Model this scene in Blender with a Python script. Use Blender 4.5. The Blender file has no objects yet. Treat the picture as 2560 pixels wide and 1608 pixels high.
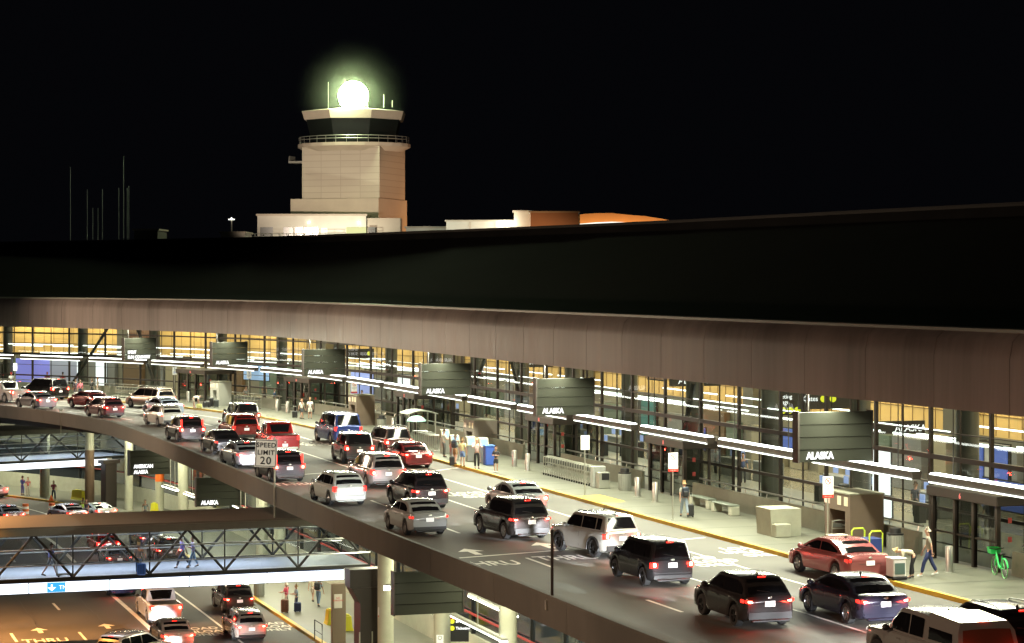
import bpy, math, random
from mathutils import Vector, Matrix
random.seed(7)
C = bpy.context.scene.collection
SC = bpy.context.scene
# ------------------------------------------------------------------ camera, world, exposure
H, YH, F, CX = 10.9, 700.0, 5700.0, 1280.0       # eye height over the upper roadway, survey constants
cd = bpy.data.cameras.new('camera'); cam = bpy.data.objects.new('camera', cd); C.objects.link(cam)
cam.location = (0, 0, H); cam.rotation_euler = (math.radians(90), 0, 0)
cd.sensor_width = 36; cd.lens = F/2560*36; cd.shift_y = -(804-YH)/2560; cd.clip_start = 1; cd.clip_end = 3000
SC.camera = cam
w = bpy.data.worlds.new('World'); SC.world = w; w.use_nodes = True
w.node_tree.nodes['Background'].inputs[0].default_value = (.30, .32, .45, 1)
w.node_tree.nodes['Background'].inputs[1].default_value = .004
SC.view_settings.view_transform = 'Standard'; SC.view_settings.look = 'None'
SC.view_settings.exposure = .18; SC.view_settings.gamma = 1
try:
    SC.cycles.max_bounces = 6; SC.cycles.transparent_max_bounces = 14; SC.cycles.sample_clamp_indirect = 4
    SC.cycles.use_light_tree = True; SC.cycles.caustics_reflective = False; SC.cycles.caustics_refractive = False
except Exception: pass

# ------------------------------------------------------------------ survey: kerb line of the upper drive
def at(x, y, z=0.0):                              # photo survey point -> plan position at height z
    s = (y-YH)/(H-z); return Vector(((x-CX)/s, F/s, z))
KP = [(33,22),(27,40),(21.4,57.5),(15.95,74.6),(11.2,88.3),(6.3,103.3),(.6,121),(-4.9,138),(-10.2,154),(-15.2,168.5),
      (-21,182),(-29.5,195.5),(-40.5,208.5),(-55,220),(-73,230),(-94,237),(-118,242)]
def spline(P, n=24):
    out = []
    for i in range(1, len(P)-2):
        a, b, c, d = [Vector(p) for p in P[i-1:i+3]]
        for k in range(n):
            t = k/n
            out.append(.5*((2*b)+(-a+c)*t+(2*a-5*b+4*c-d)*t*t+(-a+3*b-3*c+d)*t**3))
    out.append(Vector(P[-2])); return out
class Path:
    def __init__(s, P):
        s.p = spline(P); s.a = [0]
        for i in range(1, len(s.p)): s.a.append(s.a[-1]+(s.p[i]-s.p[i-1]).length)
        s.L = s.a[-1]
    def at(s, t):
        t = max(0, min(s.L-1e-4, t)); lo, hi = 0, len(s.a)-1
        while hi-lo > 1:
            m = (lo+hi)//2
            if s.a[m] <= t: lo = m
            else: hi = m
        f = (t-s.a[lo])/(s.a[hi]-s.a[lo]); return s.p[lo].lerp(s.p[hi], f)
    def tan(s, t): return (s.at(min(s.L, t+1.5))-s.at(max(0, t-1.5))).normalized()
    def off(s, t, o, z=0):                        # o > 0 : towards the terminal
        p = s.at(t); T = s.tan(t); return Vector((p.x+T.y*o, p.y-T.x*o, z))
    def ang(s, t): T = s.tan(t); return math.atan2(T.y, T.x)
    def near(s, v):
        return min(range(len(s.p)), key=lambda i: (s.p[i].x-v[0])**2+(s.p[i].y-v[1])**2)
    def tn(s, v): return s.a[s.near(v)]
K = Path(KP)
def kx(px, o):                                    # arc length where the line at offset o crosses a survey bearing
    best, bt = 1e9, 0; t = 0
    while t < K.L:
        v = K.off(t, o); e = abs(v.x/v.y-(px-CX)/F)
        if e < best: best, bt = e, t
        t += .1
    return bt
PP = [(14,34),(9.0,50),(3.6,65.6),(-.6,78.4),(-5.6,93),(-9.8,106),(-14.4,120.5),(-19.6,136.5),(-24,149.5),(-29.3,164),(-35.8,176),(-43.4,186.5),(-54,197),(-70,207),(-90,214)]
PA = Path(PP)

KL = Path([(23.5,20),(18,37),(12.2,54.5),(6.9,71.5),(2.2,85.3),(-2.6,100.2),(-8.3,118),(-10.8,125.5),(-15.9,141.1),(-21.6,158),(-28.6,179),(-37.6,198.2),(-46,208.6),(-60,220),(-80,230),(-105,238),(-125,243)])
KL_ = KL; Z2_ = -8.95
# ------------------------------------------------------------------ materials
MATS = {}
def mat(name, col, rough=.6, metal=0., emit=None, es=0., noise=0., nscale=3., coat=0., spec=.5, alpha=None, col2=None, bump=0., stretch=None):
    if name in MATS: return MATS[name]
    m = bpy.data.materials.new(name); m.use_nodes = True; nt = m.node_tree; b = nt.nodes['Principled BSDF']
    b.inputs['Base Color'].default_value = (*col, 1); b.inputs['Roughness'].default_value = rough
    b.inputs['Metallic'].default_value = metal; b.inputs['Coat Weight'].default_value = coat
    b.inputs['Coat Roughness'].default_value = .08; b.inputs['Specular IOR Level'].default_value = spec
    if emit: b.inputs['Emission Color'].default_value = (*emit, 1); b.inputs['Emission Strength'].default_value = es
    if noise or bump:
        tc = nt.nodes.new('ShaderNodeTexCoord'); mp = nt.nodes.new('ShaderNodeMapping')
        nt.links.new(tc.outputs['Object'], mp.inputs[0])
        if stretch: mp.inputs['Scale'].default_value = stretch
        n1 = nt.nodes.new('ShaderNodeTexNoise'); n1.inputs['Scale'].default_value = nscale; n1.inputs['Detail'].default_value = 8
        n1.inputs['Roughness'].default_value = .65; nt.links.new(mp.outputs[0], n1.inputs['Vector'])
        if noise:
            n2 = nt.nodes.new('ShaderNodeTexNoise'); n2.inputs['Scale'].default_value = nscale*.13; n2.inputs['Detail'].default_value = 4
            nt.links.new(mp.outputs[0], n2.inputs['Vector'])
            ad = nt.nodes.new('ShaderNodeMath'); ad.operation = 'ADD'
            nt.links.new(n1.outputs[0], ad.inputs[0]); nt.links.new(n2.outputs[0], ad.inputs[1])
            mr = nt.nodes.new('ShaderNodeMapRange'); mr.inputs[1].default_value = .65; mr.inputs[2].default_value = 1.35
            nt.links.new(ad.outputs[0], mr.inputs[0])
            mx = nt.nodes.new('ShaderNodeMix'); mx.data_type = 'RGBA'
            c2 = col2 or tuple(c*(1+noise) for c in col)
            mx.inputs[6].default_value = (*[c*(1-noise) for c in col], 1); mx.inputs[7].default_value = (*c2, 1)
            nt.links.new(mr.outputs[0], mx.inputs[0]); nt.links.new(mx.outputs[2], b.inputs['Base Color'])
            r2 = nt.nodes.new('ShaderNodeMapRange'); r2.inputs[3].default_value = rough*.8; r2.inputs[4].default_value = min(1, rough*1.2)
            nt.links.new(n1.outputs[0], r2.inputs[0]); nt.links.new(r2.outputs[0], b.inputs['Roughness'])
        if bump:
            bp = nt.nodes.new('ShaderNodeBump'); bp.inputs['Strength'].default_value = bump; bp.inputs['Distance'].default_value = .05
            nt.links.new(n1.outputs[0], bp.inputs['Height']); nt.links.new(bp.outputs[0], b.inputs['Normal'])
    MATS[name] = m; return m
def emis(name, col, s):
    if name in MATS: return MATS[name]
    m = bpy.data.materials.new(name); m.use_nodes = True; nt = m.node_tree; nt.nodes.remove(nt.nodes['Principled BSDF'])
    e = nt.nodes.new('ShaderNodeEmission'); e.inputs[0].default_value = (*col, 1); e.inputs[1].default_value = s
    nt.links.new(e.outputs[0], nt.nodes['Material Output'].inputs[0]); MATS[name] = m; return m
def glass(name, tint=(.8,.85,.8), ior=1.75, rough=.02):
    if name in MATS: return MATS[name]
    m = bpy.data.materials.new(name); m.use_nodes = True; nt = m.node_tree; nt.nodes.remove(nt.nodes['Principled BSDF'])
    t = nt.nodes.new('ShaderNodeBsdfTransparent'); t.inputs[0].default_value = (*tint, 1)
    g = nt.nodes.new('ShaderNodeBsdfGlossy'); g.inputs['Roughness'].default_value = rough
    ge = nt.nodes.new('ShaderNodeNewGeometry'); dt = nt.nodes.new('ShaderNodeVectorMath'); dt.operation = 'DOT_PRODUCT'
    nt.links.new(ge.outputs['Normal'], dt.inputs[0]); nt.links.new(ge.outputs['Incoming'], dt.inputs[1])
    def mth(op, a_, b_=None):
        n_ = nt.nodes.new('ShaderNodeMath'); n_.operation = op
        for i_, v_ in enumerate((a_, b_)):
            if v_ is None: continue
            if isinstance(v_, (int, float)): n_.inputs[i_].default_value = v_
            else: nt.links.new(v_, n_.inputs[i_])
        return n_.outputs[0]
    r0 = ((ior-1)/(ior+1))**2; c_ = mth('ABSOLUTE', dt.outputs['Value']); p5 = mth('POWER', mth('SUBTRACT', 1.0, c_), 5.0)
    fr = mth('ADD', mth('MULTIPLY', p5, 1-r0), r0)
    x = nt.nodes.new('ShaderNodeMixShader'); nt.links.new(fr, x.inputs[0])
    nt.links.new(t.outputs[0], x.inputs[1]); nt.links.new(g.outputs[0], x.inputs[2])
    nt.links.new(x.outputs[0], nt.nodes['Material Output'].inputs[0]); MATS[name] = m; return m

M_asph = mat('asphalt_upper', (.088,.080,.066), .72, noise=.35, nscale=1.6, bump=.15)
M_asph2 = mat('asphalt_lower', (.075,.068,.058), .7, noise=.35, nscale=1.4, bump=.15)
M_walk = mat('sidewalk_concrete', (.135,.137,.105), .45, noise=.38, nscale=.9)
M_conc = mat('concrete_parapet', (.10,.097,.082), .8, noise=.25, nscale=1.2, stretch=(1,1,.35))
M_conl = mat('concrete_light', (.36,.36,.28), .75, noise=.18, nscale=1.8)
M_col = mat('concrete_column', (.42,.42,.32), .7, noise=.12, nscale=2)
M_wall = mat('concrete_low_wall', (.30,.31,.25), .7, noise=.2, nscale=1.5)
M_yel = mat('yellow_kerb_paint', (.62,.42,.05), .55, noise=.25, nscale=2.2)
M_kface = mat('kerb_face', (.38,.24,.04), .7, noise=.4, nscale=2.5)
M_white = mat('road_paint', (.72,.70,.62), .6, noise=.25, nscale=6)
M_fascia = mat('canopy_fascia_metal', (.24,.20,.18), .45, noise=.5, nscale=.9, stretch=(1,1,.07))
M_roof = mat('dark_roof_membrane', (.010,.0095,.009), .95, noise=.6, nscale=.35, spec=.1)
M_brown = mat('bronze_frame', (.035,.027,.022), .45, .3)
M_dark = mat('dark_metal', (.02,.02,.018), .5, .2)
M_sgn = mat('sign_board_grey', (.02,.021,.015), .85, spec=.15, noise=.1, nscale=2)
M_black = mat('black_plastic', (.012,.012,.012), .5)
M_rubber = mat('tyre_rubber', (.015,.015,.015), .85)
M_rim = mat('alloy_rim', (.55,.55,.55), .3, .9)
M_rimd = mat('dark_rim', (.06,.06,.06), .35, .8)
M_steel = mat('stainless_steel', (.55,.55,.52), .3, .9)
M_galv = mat('galvanised_steel', (.42,.42,.36), .45, .7)
M_cargl = mat('tinted_car_glass', (.006,.006,.007), .05, spec=.22)
M_glass = glass('facade_glass', (.78,.84,.78), 1.65)
M_bglass = glass('bridge_glass', (.72,.76,.78), 1.5)
M_cool = emis('lamp_white', (.95,1,.9), 9)
M_cooln = emis('lamp_white_low', (.95,1,.88), 3.2)
M_box = emis('lightbox_white', (.86,.93,1), 2.6)
M_letter = emis('lit_letter', (1,1,.97), 1.6)
M_plate = mat('licence_plate_white', (.8,.8,.78), .4, emit=(1,1,1), es=.35)  # small emission stands in for the plate lamp's light
M_tailB = mat('brake_lamp', (.5,.01,.01), .2, emit=(1,.025,.015), es=3.5)
M_tailD = mat('tail_lamp', (.4,.01,.01), .2, emit=(1,.04,.025), es=1.6)
M_core = mat('brake_bulb', (.8,.2,.15), .3, emit=(1,.10,.06), es=38)
M_lens = mat('lamp_lens', (.5,.5,.5), .1, emit=(1,.97,.9), es=1.)
M_amber = mat('amber_panel', (.62,.43,.17), .6, noise=.1, nscale=1)
M_inw = mat('interior_wall', (.20,.19,.15), .6, noise=.3, nscale=.8)
M_inf = mat('terrazzo_floor', (.22,.21,.17), .25, noise=.15, nscale=2)
M_blue = mat('blue_panel', (.05,.09,.35), .5, emit=(.2,.3,.9), es=.25)
M_red = mat('red_paint', (.55,.03,.02), .5)
M_orange = mat('orange_plastic', (.8,.16,.02), .5)
M_yplas = mat('yellow_plastic', (.75,.70,.03), .5)

# ------------------------------------------------------------------ mesh helpers
class MB:
    def __init__(s): s.v = []; s.f = []
    def add(s, V, Fc):
        n = len(s.v); s.v += [tuple(v) for v in V]; s.f += [tuple(i+n for i in f) for f in Fc]; return s
    def box(s, c, d, rz=0., ch=0.):
        x, y, z = d[0]/2, d[1]/2, d[2]/2; ca, sa = math.cos(rz), math.sin(rz)
        if ch <= 0:
            V = [(i*x, j*y, k*z) for k in (-1,1) for j in (-1,1) for i in (-1,1)]
            Fc = [(0,2,3,1),(4,5,7,6),(0,1,5,4),(2,6,7,3),(0,4,6,2),(1,3,7,5)]
        else:                                     # chamfered box
            V = []; ring = [(x-ch,y),(-x+ch,y),(-x,y-ch),(-x,-y+ch),(-x+ch,-y),(x-ch,-y),(x,-y+ch),(x,y-ch)]
            for zz, k in ((-z,ch),(-z+ch,0),(z-ch,0),(z,ch)):
                for a, b in ring:
                    V.append((a-math.copysign(min(k,abs(a)),a) if k else a, b-math.copysign(min(k,abs(b)),b) if k else b, zz))
            Fc = [tuple(range(7,-1,-1)), tuple(range(24,32))]
            for r in range(3):
                for i in range(8):
                    j = (i+1) % 8; Fc.append((r*8+i, r*8+j, r*8+8+j, r*8+8+i))
        return s.add([(c[0]+a*ca-b*sa, c[1]+a*sa+b*ca, c[2]+g) for a, b, g in V], Fc)
    def tube(s, pts, r, n=8, cap=True):
        pts = [Vector(p) for p in pts]; R = r if isinstance(r, (list, tuple)) else [r]*len(pts); V = []; Fc = []
        for i, p in enumerate(pts):
            d = (pts[min(i+1, len(pts)-1)]-pts[max(i-1, 0)]).normalized()
            u = d.cross(Vector((0,0,1)) if abs(d.z) < .95 else Vector((1,0,0))).normalized(); q = d.cross(u)
            for k in range(n):
                a = 2*math.pi*k/n; V.append(p+(u*math.cos(a)+q*math.sin(a))*R[i])
        for i in range(len(pts)-1):
            for k in range(n):
                j = (k+1) % n; Fc.append((i*n+k, i*n+j, (i+1)*n+j, (i+1)*n+k))
        if cap: Fc.append(tuple(range(n-1,-1,-1))); Fc.append(tuple(range((len(pts)-1)*n, len(pts)*n)))
        return s.add(V, Fc)
    def cyl(s, c, r, z0, z1, n=20, r2=None): return s.tube([(c[0],c[1],z0),(c[0],c[1],z1)], [r, r if r2 is None else r2], n)
    def lathe(s, c, prof, n=20):
        V = []; Fc = []
        for r, z in prof:
            for k in range(n): a = 2*math.pi*k/n; V.append((c[0]+r*math.cos(a), c[1]+r*math.sin(a), c[2]+z))
        for i in range(len(prof)-1):
            for k in range(n): j = (k+1) % n; Fc.append((i*n+k, i*n+j, (i+1)*n+j, (i+1)*n+k))
        return s.add(V, Fc)
    def ball(s, c, r, n=10, m=7, sq=(1,1,1)):
        return s.lathe2(c, r, n, m, sq)
    def lathe2(s, c, r, n, m, sq):
        V = []; Fc = []
        for i in range(m+1):
            t = math.pi*i/m
            for k in range(n):
                a = 2*math.pi*k/n; V.append((c[0]+r*sq[0]*math.sin(t)*math.cos(a), c[1]+r*sq[1]*math.sin(t)*math.sin(a), c[2]-r*sq[2]*math.cos(t)))
        for i in range(m):
            for k in range(n): j = (k+1) % n; Fc.append((i*n+k, i*n+j, (i+1)*n+j, (i+1)*n+k))
        return s.add(V, Fc)
    def quad(s, a, b, c, d): return s.add([a,b,c,d], [(0,1,2,3)])
    def poly(s, P, z0, z1=None):
        n = len(P)
        if z1 is None: return s.add([(p[0],p[1],z0) for p in P], [tuple(range(n))])
        return s.add([(p[0],p[1],z0) for p in P]+[(p[0],p[1],z1) for p in P],
                     [tuple(range(n-1,-1,-1)), tuple(range(n,2*n))]+[(i,(i+1)%n,n+(i+1)%n,n+i) for i in range(n)])
    def sweep(s, path, t0, t1, sec, step=2., close=True, caps=True):     # sec: (offset, z) ring swept along a path
        n = max(1, int(abs(t1-t0)/step)); m = len(sec); V = []; Fc = []
        for i in range(n+1):
            t = t0+(t1-t0)*i/n
            for o, z in sec: V.append(path.off(t, o, z))
        mm = m if close else m-1
        for i in range(n):
            for k in range(mm): j = (k+1) % m; Fc.append((i*m+k, (i+1)*m+k, (i+1)*m+j, i*m+j))
        if close and caps: Fc.append(tuple(range(m))); Fc.append(tuple(range(n*m+m-1, n*m-1, -1)))
        return s.add(V, Fc)
    def mesh(s, name, m, smooth=0):
        me = bpy.data.meshes.new(name); me.from_pydata(s.v, [], s.f); me.materials.append(m)
        if smooth:
            for p in me.polygons: p.use_smooth = True
            me.set_sharp_from_angle(angle=math.radians(smooth))
        me.update(); return me
    def build(s, name, m, parent=None, smooth=0, kind=None):
        return link(name, s.mesh(name, m, smooth), parent, kind)
def link(name, data, parent=None, kind=None):
    o = bpy.data.objects.new(name, data); C.objects.link(o)
    if parent: o.parent = parent
    if kind: o['kind'] = kind
    return o
def tag(o, label, cat, group=None):
    o['label'] = label; o['category'] = cat
    if group: o['group'] = group
    return o
def thing(name, label, cat, loc=(0,0,0), rz=0., group=None):
    o = bpy.data.objects.new(name, None); C.objects.link(o); o.location = loc; o.rotation_euler = (0,0,rz)
    return tag(o, label, cat, group)
def dup(root, loc, rz, label, group=None):
    r = root.copy(); C.objects.link(r); r.location = loc; r.rotation_euler = (0,0,rz); r['label'] = label
    if group: r['group'] = group
    for ch in list(root.children):
        c = ch.copy(); C.objects.link(c); c.parent = r
        for g in ch.children:
            d = g.copy(); C.objects.link(d); d.parent = c
    return r
def text(name, body, size, m, parent, loc, rot, ext=.01, align='LEFT', bold=0., sx=1., kind=None, sp=1.):
    cu = bpy.data.curves.new(name, 'FONT'); cu.body = body; cu.size = size; cu.extrude = ext; cu.align_x = align
    cu.offset = bold; cu.space_character = sp; cu.space_line = .95; cu.materials.append(m); cu.resolution_u = 3
    o = link(name, cu, parent, kind); o.location = loc; o.rotation_euler = rot; o.scale = (sx,1,1); return o
def lamp(name, kind, loc, rot, energy, col, parent=None, **k):
    l = bpy.data.lights.new(name, kind); l.energy = energy; l.color = col
    for a, b in k.items(): setattr(l, a, b)
    o = bpy.data.objects.new(name, l); C.objects.link(o); o.location = loc; o.rotation_euler = rot
    if parent: o.parent = parent
    return o
R = math.radians

# ------------------------------------------------------------------ ground, decks, kerbs, markings
T0, T1 = 0, K.L
MB().poly([(-1500,-200),(1500,-200),(1500,2600),(-1500,2600)], -8.95).build('ground', M_asph2, kind='structure')
def strip(path, o0, o1, t0, t1, z0, z1, step=2.):
    return MB().sweep(path, t0, t1, [(o0,z0),(o1,z0),(o1,z1),(o0,z1)], step)
# upper roadway: between the parapet and the kerb (deck slab 0.5 m thick)
n = 90; V = []; Fc = []
for i in range(n+1):
    a = PA.off(PA.L*i/n, .1, 0); b = K.off(K.tn(a)+0, 0, 0)
    b = min((K.off(K.a[j], -.04, 0) for j in range(0, len(K.p), 2)), key=lambda q: (q-a).length)
    for z in (0, -.2): V += [(a.x,a.y,z),(b.x,b.y,z)]
for i in range(n):
    q = i*4; Fc += [(q,q+1,q+5,q+4),(q+2,q+6,q+7,q+3),(q,q+4,q+6,q+2),(q+1,q+3,q+7,q+5)]
MB().add(V, Fc).build('upper_roadway', M_asph, kind='structure')
strip(K, .14, 12.0, T0, T1, -.5, .15).build('upper_sidewalk', M_walk, kind='structure')
kb = MB().sweep(K, T0, T1, [(-.06,-.02),(.14,-.02),(.14,.156),(-.04,.156)]); kb.build('kerb', M_yel, kind='structure')
# transverse score lines of the sidewalk
sc_ = MB()
t = 20
while t < K.L-20:
    for o0, o1 in ((.2,4.7),):
        a, b = K.off(t,o0,.1535), K.off(t,o1,.1535); T = K.tan(t)*.025
        sc_.quad((a.x-T.x,a.y-T.y,a.z),(b.x-T.x,b.y-T.y,b.z),(b.x+T.x,b.y+T.y,b.z),(a.x+T.x,a.y+T.y,a.z))
    t += 3.2
sc_.build('sidewalk_joint_lines', mat('joint_dark', (.06,.06,.05), .8), kind='structure')
# yellow painted ramp wedge
v = [K.off(kx(1500,.2),.16,.1565), K.off(kx(1548,1.0),1.0,.1565), K.off(kx(1562,1.5),1.5,.1565), K.off(kx(1500,1.5),1.5,.1565), K.off(kx(1445,.2),.16,.1565)]
MB().add([tuple(p) for p in v], [(0,1,2,3,4)]).build('yellow_ramp_marking', M_yel, kind='structure')
# lane lines
def lane_line(name, path, o, t0, t1, wd=.13, dash=None, z=.004):
    mb = MB()
    if dash is None: segs = [(t0,t1)]
    else:
        segs = []; t = t0
        while t < t1: segs.append((t, min(t+dash[0], t1))); t += dash[1]
    for a, b in segs: mb.sweep(path, a, b, [(o-wd/2,z),(o+wd/2,z)], 2., close=False)
    mb.build(name, M_white, kind='structure')
lane_line('lane_line', K, -2.9, 20, K.L-40); lane_line('lane_line', K, -6.05, 20, K.L-40)
tC = kx(1706,-9.75); lane_line('dashed_lane_line', K, -9.75, tC-4*12.2, K.L-60, .14, (3.1,12.2))
def across(p0, p1, wd=.2, z=.005):
    a, b = at(*p0, z), at(*p1, z); d = (b-a).normalized(); q = Vector((-d.y,d.x,0))*wd/2
    MB().add([tuple(a-q),tuple(b-q),tuple(b+q),tuple(a+q)], [(0,1,2,3)]).build('cross_line', M_white, kind='structure')
across((1136,1396),(1420,1374)); across((1500,1367),(1762,1344)); across((760,1186),(905,1176)); across((1068,1180),(1170,1166)); across((1920,1300),(1960,1297))
def road_text(body, px, py, size, z=.006, path=K, zz=0., sx=1.):
    p = at(px, py, zz); a = path.ang(path.tn(p)); p.z = zz+z
    for i, ln in enumerate(body.split('\n')):
        q = p-Vector((math.cos(a),math.sin(a),0))*i*size*.98
        text('road_lettering', ln, size, M_white, None, q, (0,0,a-math.pi/2), 0, 'CENTER', .035, sx, 'structure')
road_text('THRU', 1233, 1414, 1.9, sx=.5); road_text('THRU', 1430, 1399, 1.9, sx=.5); road_text('THRU', 745, 1213, 1.9, sx=.5)
for q in ((1862,1374),(1745,1398),(1172,1234),(778,1108),(692,1054)): road_text('LOAD\nUNLOAD\nONLY', *q, 1.15, sx=.55)
def arrow(px, py, zz=0., path=K, sc=1.):
    p = at(px,py,zz); a = path.ang(path.tn(p)); P = [(-.9,-.14),(.1,-.14),(.1,-.5),(1.0,0),(.1,.5),(.1,.14),(-.9,.14)]
    ca, sa = math.cos(a), math.sin(a)
    MB().poly([(p.x+(x*ca-y*sa)*sc, p.y+(x*sa+y*ca)*sc) for x, y in P], zz+.006).build('arrow_marking', M_white, kind='structure')
for q in ((1180,1380),(1362,1364),(727,1206)): arrow(*q, sc=1.1)

M_joint = mat('joint_seal', (.018,.017,.015), .5, noise=.4, nscale=3)
def seal(name, path, o, t0, t1, wd, z):
    mb = MB(); n_ = int((t1-t0)/1.2); V = []; Fc = []
    for i in range(n_+1):
        t_ = t0+(t1-t0)*i/n_; wob = .05*math.sin(t_*.9)+.04*math.sin(t_*2.3+o); V += [path.off(t_,o+wob-wd/2,z), path.off(t_,o+wob+wd/2,z)]
    for i in range(n_): Fc.append((2*i,2*i+1,2*i+3,2*i+2))
    mb.add(V,Fc).build(name, M_joint, kind='structure')
seal('road_joint', K, -7.85, 22, K.L-50, .035, .003); seal('road_joint', K, -4.5, 22, K.L-50, .03, .003); seal('road_joint', K, -12.1, 22, K.L-70, .03, .003)
seal('lower_road_joint', KL_, -13.9, 10, 180, .05, Z2_+.003); seal('lower_road_joint', KL_, -10.2, 10, 180, .03, Z2_+.003)
for k in range(11):
    t_ = 34+k*15.3; a_, b_ = K.off(t_,-14,.0032), K.off(t_,-.1,.0032); q_ = K.tan(t_)*.03
    MB().quad((a_.x-q_.x,a_.y-q_.y,a_.z),(b_.x-q_.x,b_.y-q_.y,b_.z),(b_.x+q_.x,b_.y+q_.y,b_.z),(a_.x+q_.x,a_.y+q_.y,a_.z)).build('road_joint', M_joint, kind='structure')
M_patch = mat('tar_patch', (.040,.037,.032), .6, noise=.4, nscale=2)
for (px_, py_, lx_, ly_) in ((1420,1470,3.2,.9),(1120,1310,2.4,.8),(1640,1500,2.0,1.1),(860,1200,3.0,.8),(1905,1375,1.6,.8),(1500,1325,2.6,.7)):
    p_ = at(px_,py_); a_ = K.ang(K.tn(p_)); ca_, sa_ = math.cos(a_), math.sin(a_)
    P_ = [(lx_*.5*math.cos(u_)*(1+.12*math.sin(3*u_)), ly_*.5*math.sin(u_)*(1+.15*math.cos(2*u_))) for u_ in [i*math.pi/9 for i in range(18)]]
    MB().poly([(p_.x+x*ca_-y*sa_, p_.y+x*sa_+y*ca_) for x, y in P_], .0028).build('tar_patch', M_patch, kind='structure')

# parapet of the upper drive
pt = thing('bridge_parapet', 'long curved concrete parapet along the outer edge of the upper roadway', 'parapet')
t = 0; k = 0
while t < PA.L-.5:
    a = min(t+7.5, PA.L)
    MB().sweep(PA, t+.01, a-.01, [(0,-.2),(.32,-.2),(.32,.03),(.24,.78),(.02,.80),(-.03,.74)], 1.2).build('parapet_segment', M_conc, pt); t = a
ed = thing('deck_edge_beam', 'dark concrete girder under the upper roadway', 'beam')
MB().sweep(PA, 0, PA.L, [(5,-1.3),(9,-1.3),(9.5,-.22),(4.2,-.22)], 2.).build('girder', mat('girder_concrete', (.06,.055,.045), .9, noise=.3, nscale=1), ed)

# ------------------------------------------------------------------ lower level
Z2 = -8.95
strip(KL, 0, 6.5, 2, KL.L-2, Z2-.2, Z2+.15).build('lower_sidewalk', M_walk, kind='structure')
MB().sweep(KL, 2, KL.L-2, [(-.12,Z2-.02),(.16,Z2-.02),(.16,Z2+.156),(-.1,Z2+.156)]).build('lower_kerb', M_yel, kind='structure')
lane_line('lower_lane_line', KL, -4.0, 20, KL.L-20, .15, z=Z2+.004)
lane_line('lower_lane_line', KL, -8.0, 20, KL.L-20, .28, z=Z2+.004)
tl = KL.tn(at(203,1591,Z2)); tl2 = KL.tn(at(20,1595,Z2))
lane_line('lower_dashed_line', KL, -12.0, tl-4*12.2-1.5, KL.L-60, .16, (3.1,12.2), z=Z2+.004)
lane_line('lower_dashed_line', KL, -15.7, tl2-4*12.2-1.5, KL.L-60, .16, (3.1,12.2), z=Z2+.004)
road_text('THRU', 118, 1606, 1.9, zz=Z2, sx=.5)
road_text('LOAD\nUNLOAD\nONLY', 505, 1574, 1.2, zz=Z2, sx=.6); road_text('LOAD\nUNLOAD\nONLY', 672, 1562, 1.2, zz=Z2, sx=.6)
arrow(99,1577,Z2); arrow(267,1566,Z2)
# lower facade
lf = thing('lower_terminal_wall', 'beige lower level wall with a dark window band and red stripe', 'wall')
MB().sweep(KL, 10, KL.L-2, [(6,Z2),(6.4,Z2),(6.4,-7.55),(6,-7.5)], 2.).build('base_wall', M_conl, lf)
MB().sweep(KL, 10, KL.L-2, [(6.1,-4.6),(6.4,-4.6),(6.4,-.6),(6.1,-.6)], 2.).build('upper_wall', mat('dim_wall', (.10,.10,.08), .8), lf)
MB().sweep(KL, 10, KL.L-2, [(5.98,-6.47),(6.08,-6.47),(6.08,-6.38),(5.98,-6.38)], 2.).build('red_stripe', mat('stripe_red',(.30,.025,.02),.6), lf)
gw = glass('lower_glass', (.12,.14,.14), 1.6)
t = 30
while t < KL.L-8:
    MB().sweep(KL, t, t+4.9, [(6.2,-7.52),(6.2,-4.6)], 2.5, close=False).build('window', mat('dark_window', (.02,.025,.03), .08), lf)
    p = KL.off(t, 6.15, 0); MB().box((p.x,p.y,-6.05),(.09,.14,2.9), KL.ang(t)).build('mullion', M_dark, lf); t += 4.9

# ------------------------------------------------------------------ terminal facade, interior
tb = thing('terminal_building', 'long glass terminal front with bronze mullions and lit amber hall behind', 'building')
OF = 7.6; OB = 18.5
MB().sweep(K, 20, K.L, [(12.0,-.3),(26,-.3),(26,.02),(12.0,.02)], 3).build('hall_floor', M_inf, tb)
MB().sweep(K, 20, K.L, [(OB,.0),(OB+.3,.0),(OB+.3,3.3),(OB,3.3)], 3).build('back_wall', M_inw, tb)
MB().sweep(K, 20, K.L, [(OB-.15,3.3),(OB+.3,3.3),(OB+.3,9.0),(OB-.15,9.0)], 3).build('amber_upper_wall', M_amber, tb)
MB().sweep(K, 20, K.L, [(OF+.4,8.4),(OB+.3,8.4),(OB+.3,8.6),(OF+.4,8.6)], 3).build('hall_ceiling', M_inw, tb)
WP = [mat('panel_beige',(.30,.27,.19),.6), mat('panel_green',(.10,.14,.11),.4), mat('panel_dark',(.03,.03,.028),.4), mat('panel_cream',(.50,.48,.38),.5), mat('panel_steel',(.25,.26,.27),.35,.4), mat('panel_brown',(.14,.09,.05),.5)]
rng = random.Random(11); t = 36
while t < K.L-8:
    wdp = rng.choice((1.6,2.4,3.2,4.4)); h_ = rng.choice((2.2,2.7,3.1)); m_ = rng.choice(WP)
    MB().sweep(K, t, t+wdp, [(OB-.5,.05),(OB-.1,.05),(OB-.1,h_),(OB-.5,h_)], 2).build('wall_panel', m_, tb); t += wdp+rng.choice((.3,1.0,2.2))
t = 50
while t < K.L-10:
    MB().sweep(K, t, t+rng.choice((1.5,3.0)), [(OB-1.2,3.3),(OB-.3,3.3),(OB-.3,8.3),(OB-1.2,8.3)], 2).build('grey_pier', mat('pier_grey',(.11,.105,.085),.6), tb); t += rng.choice((19.7,24.6,29.5))
seam = MB()
t = 30
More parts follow.
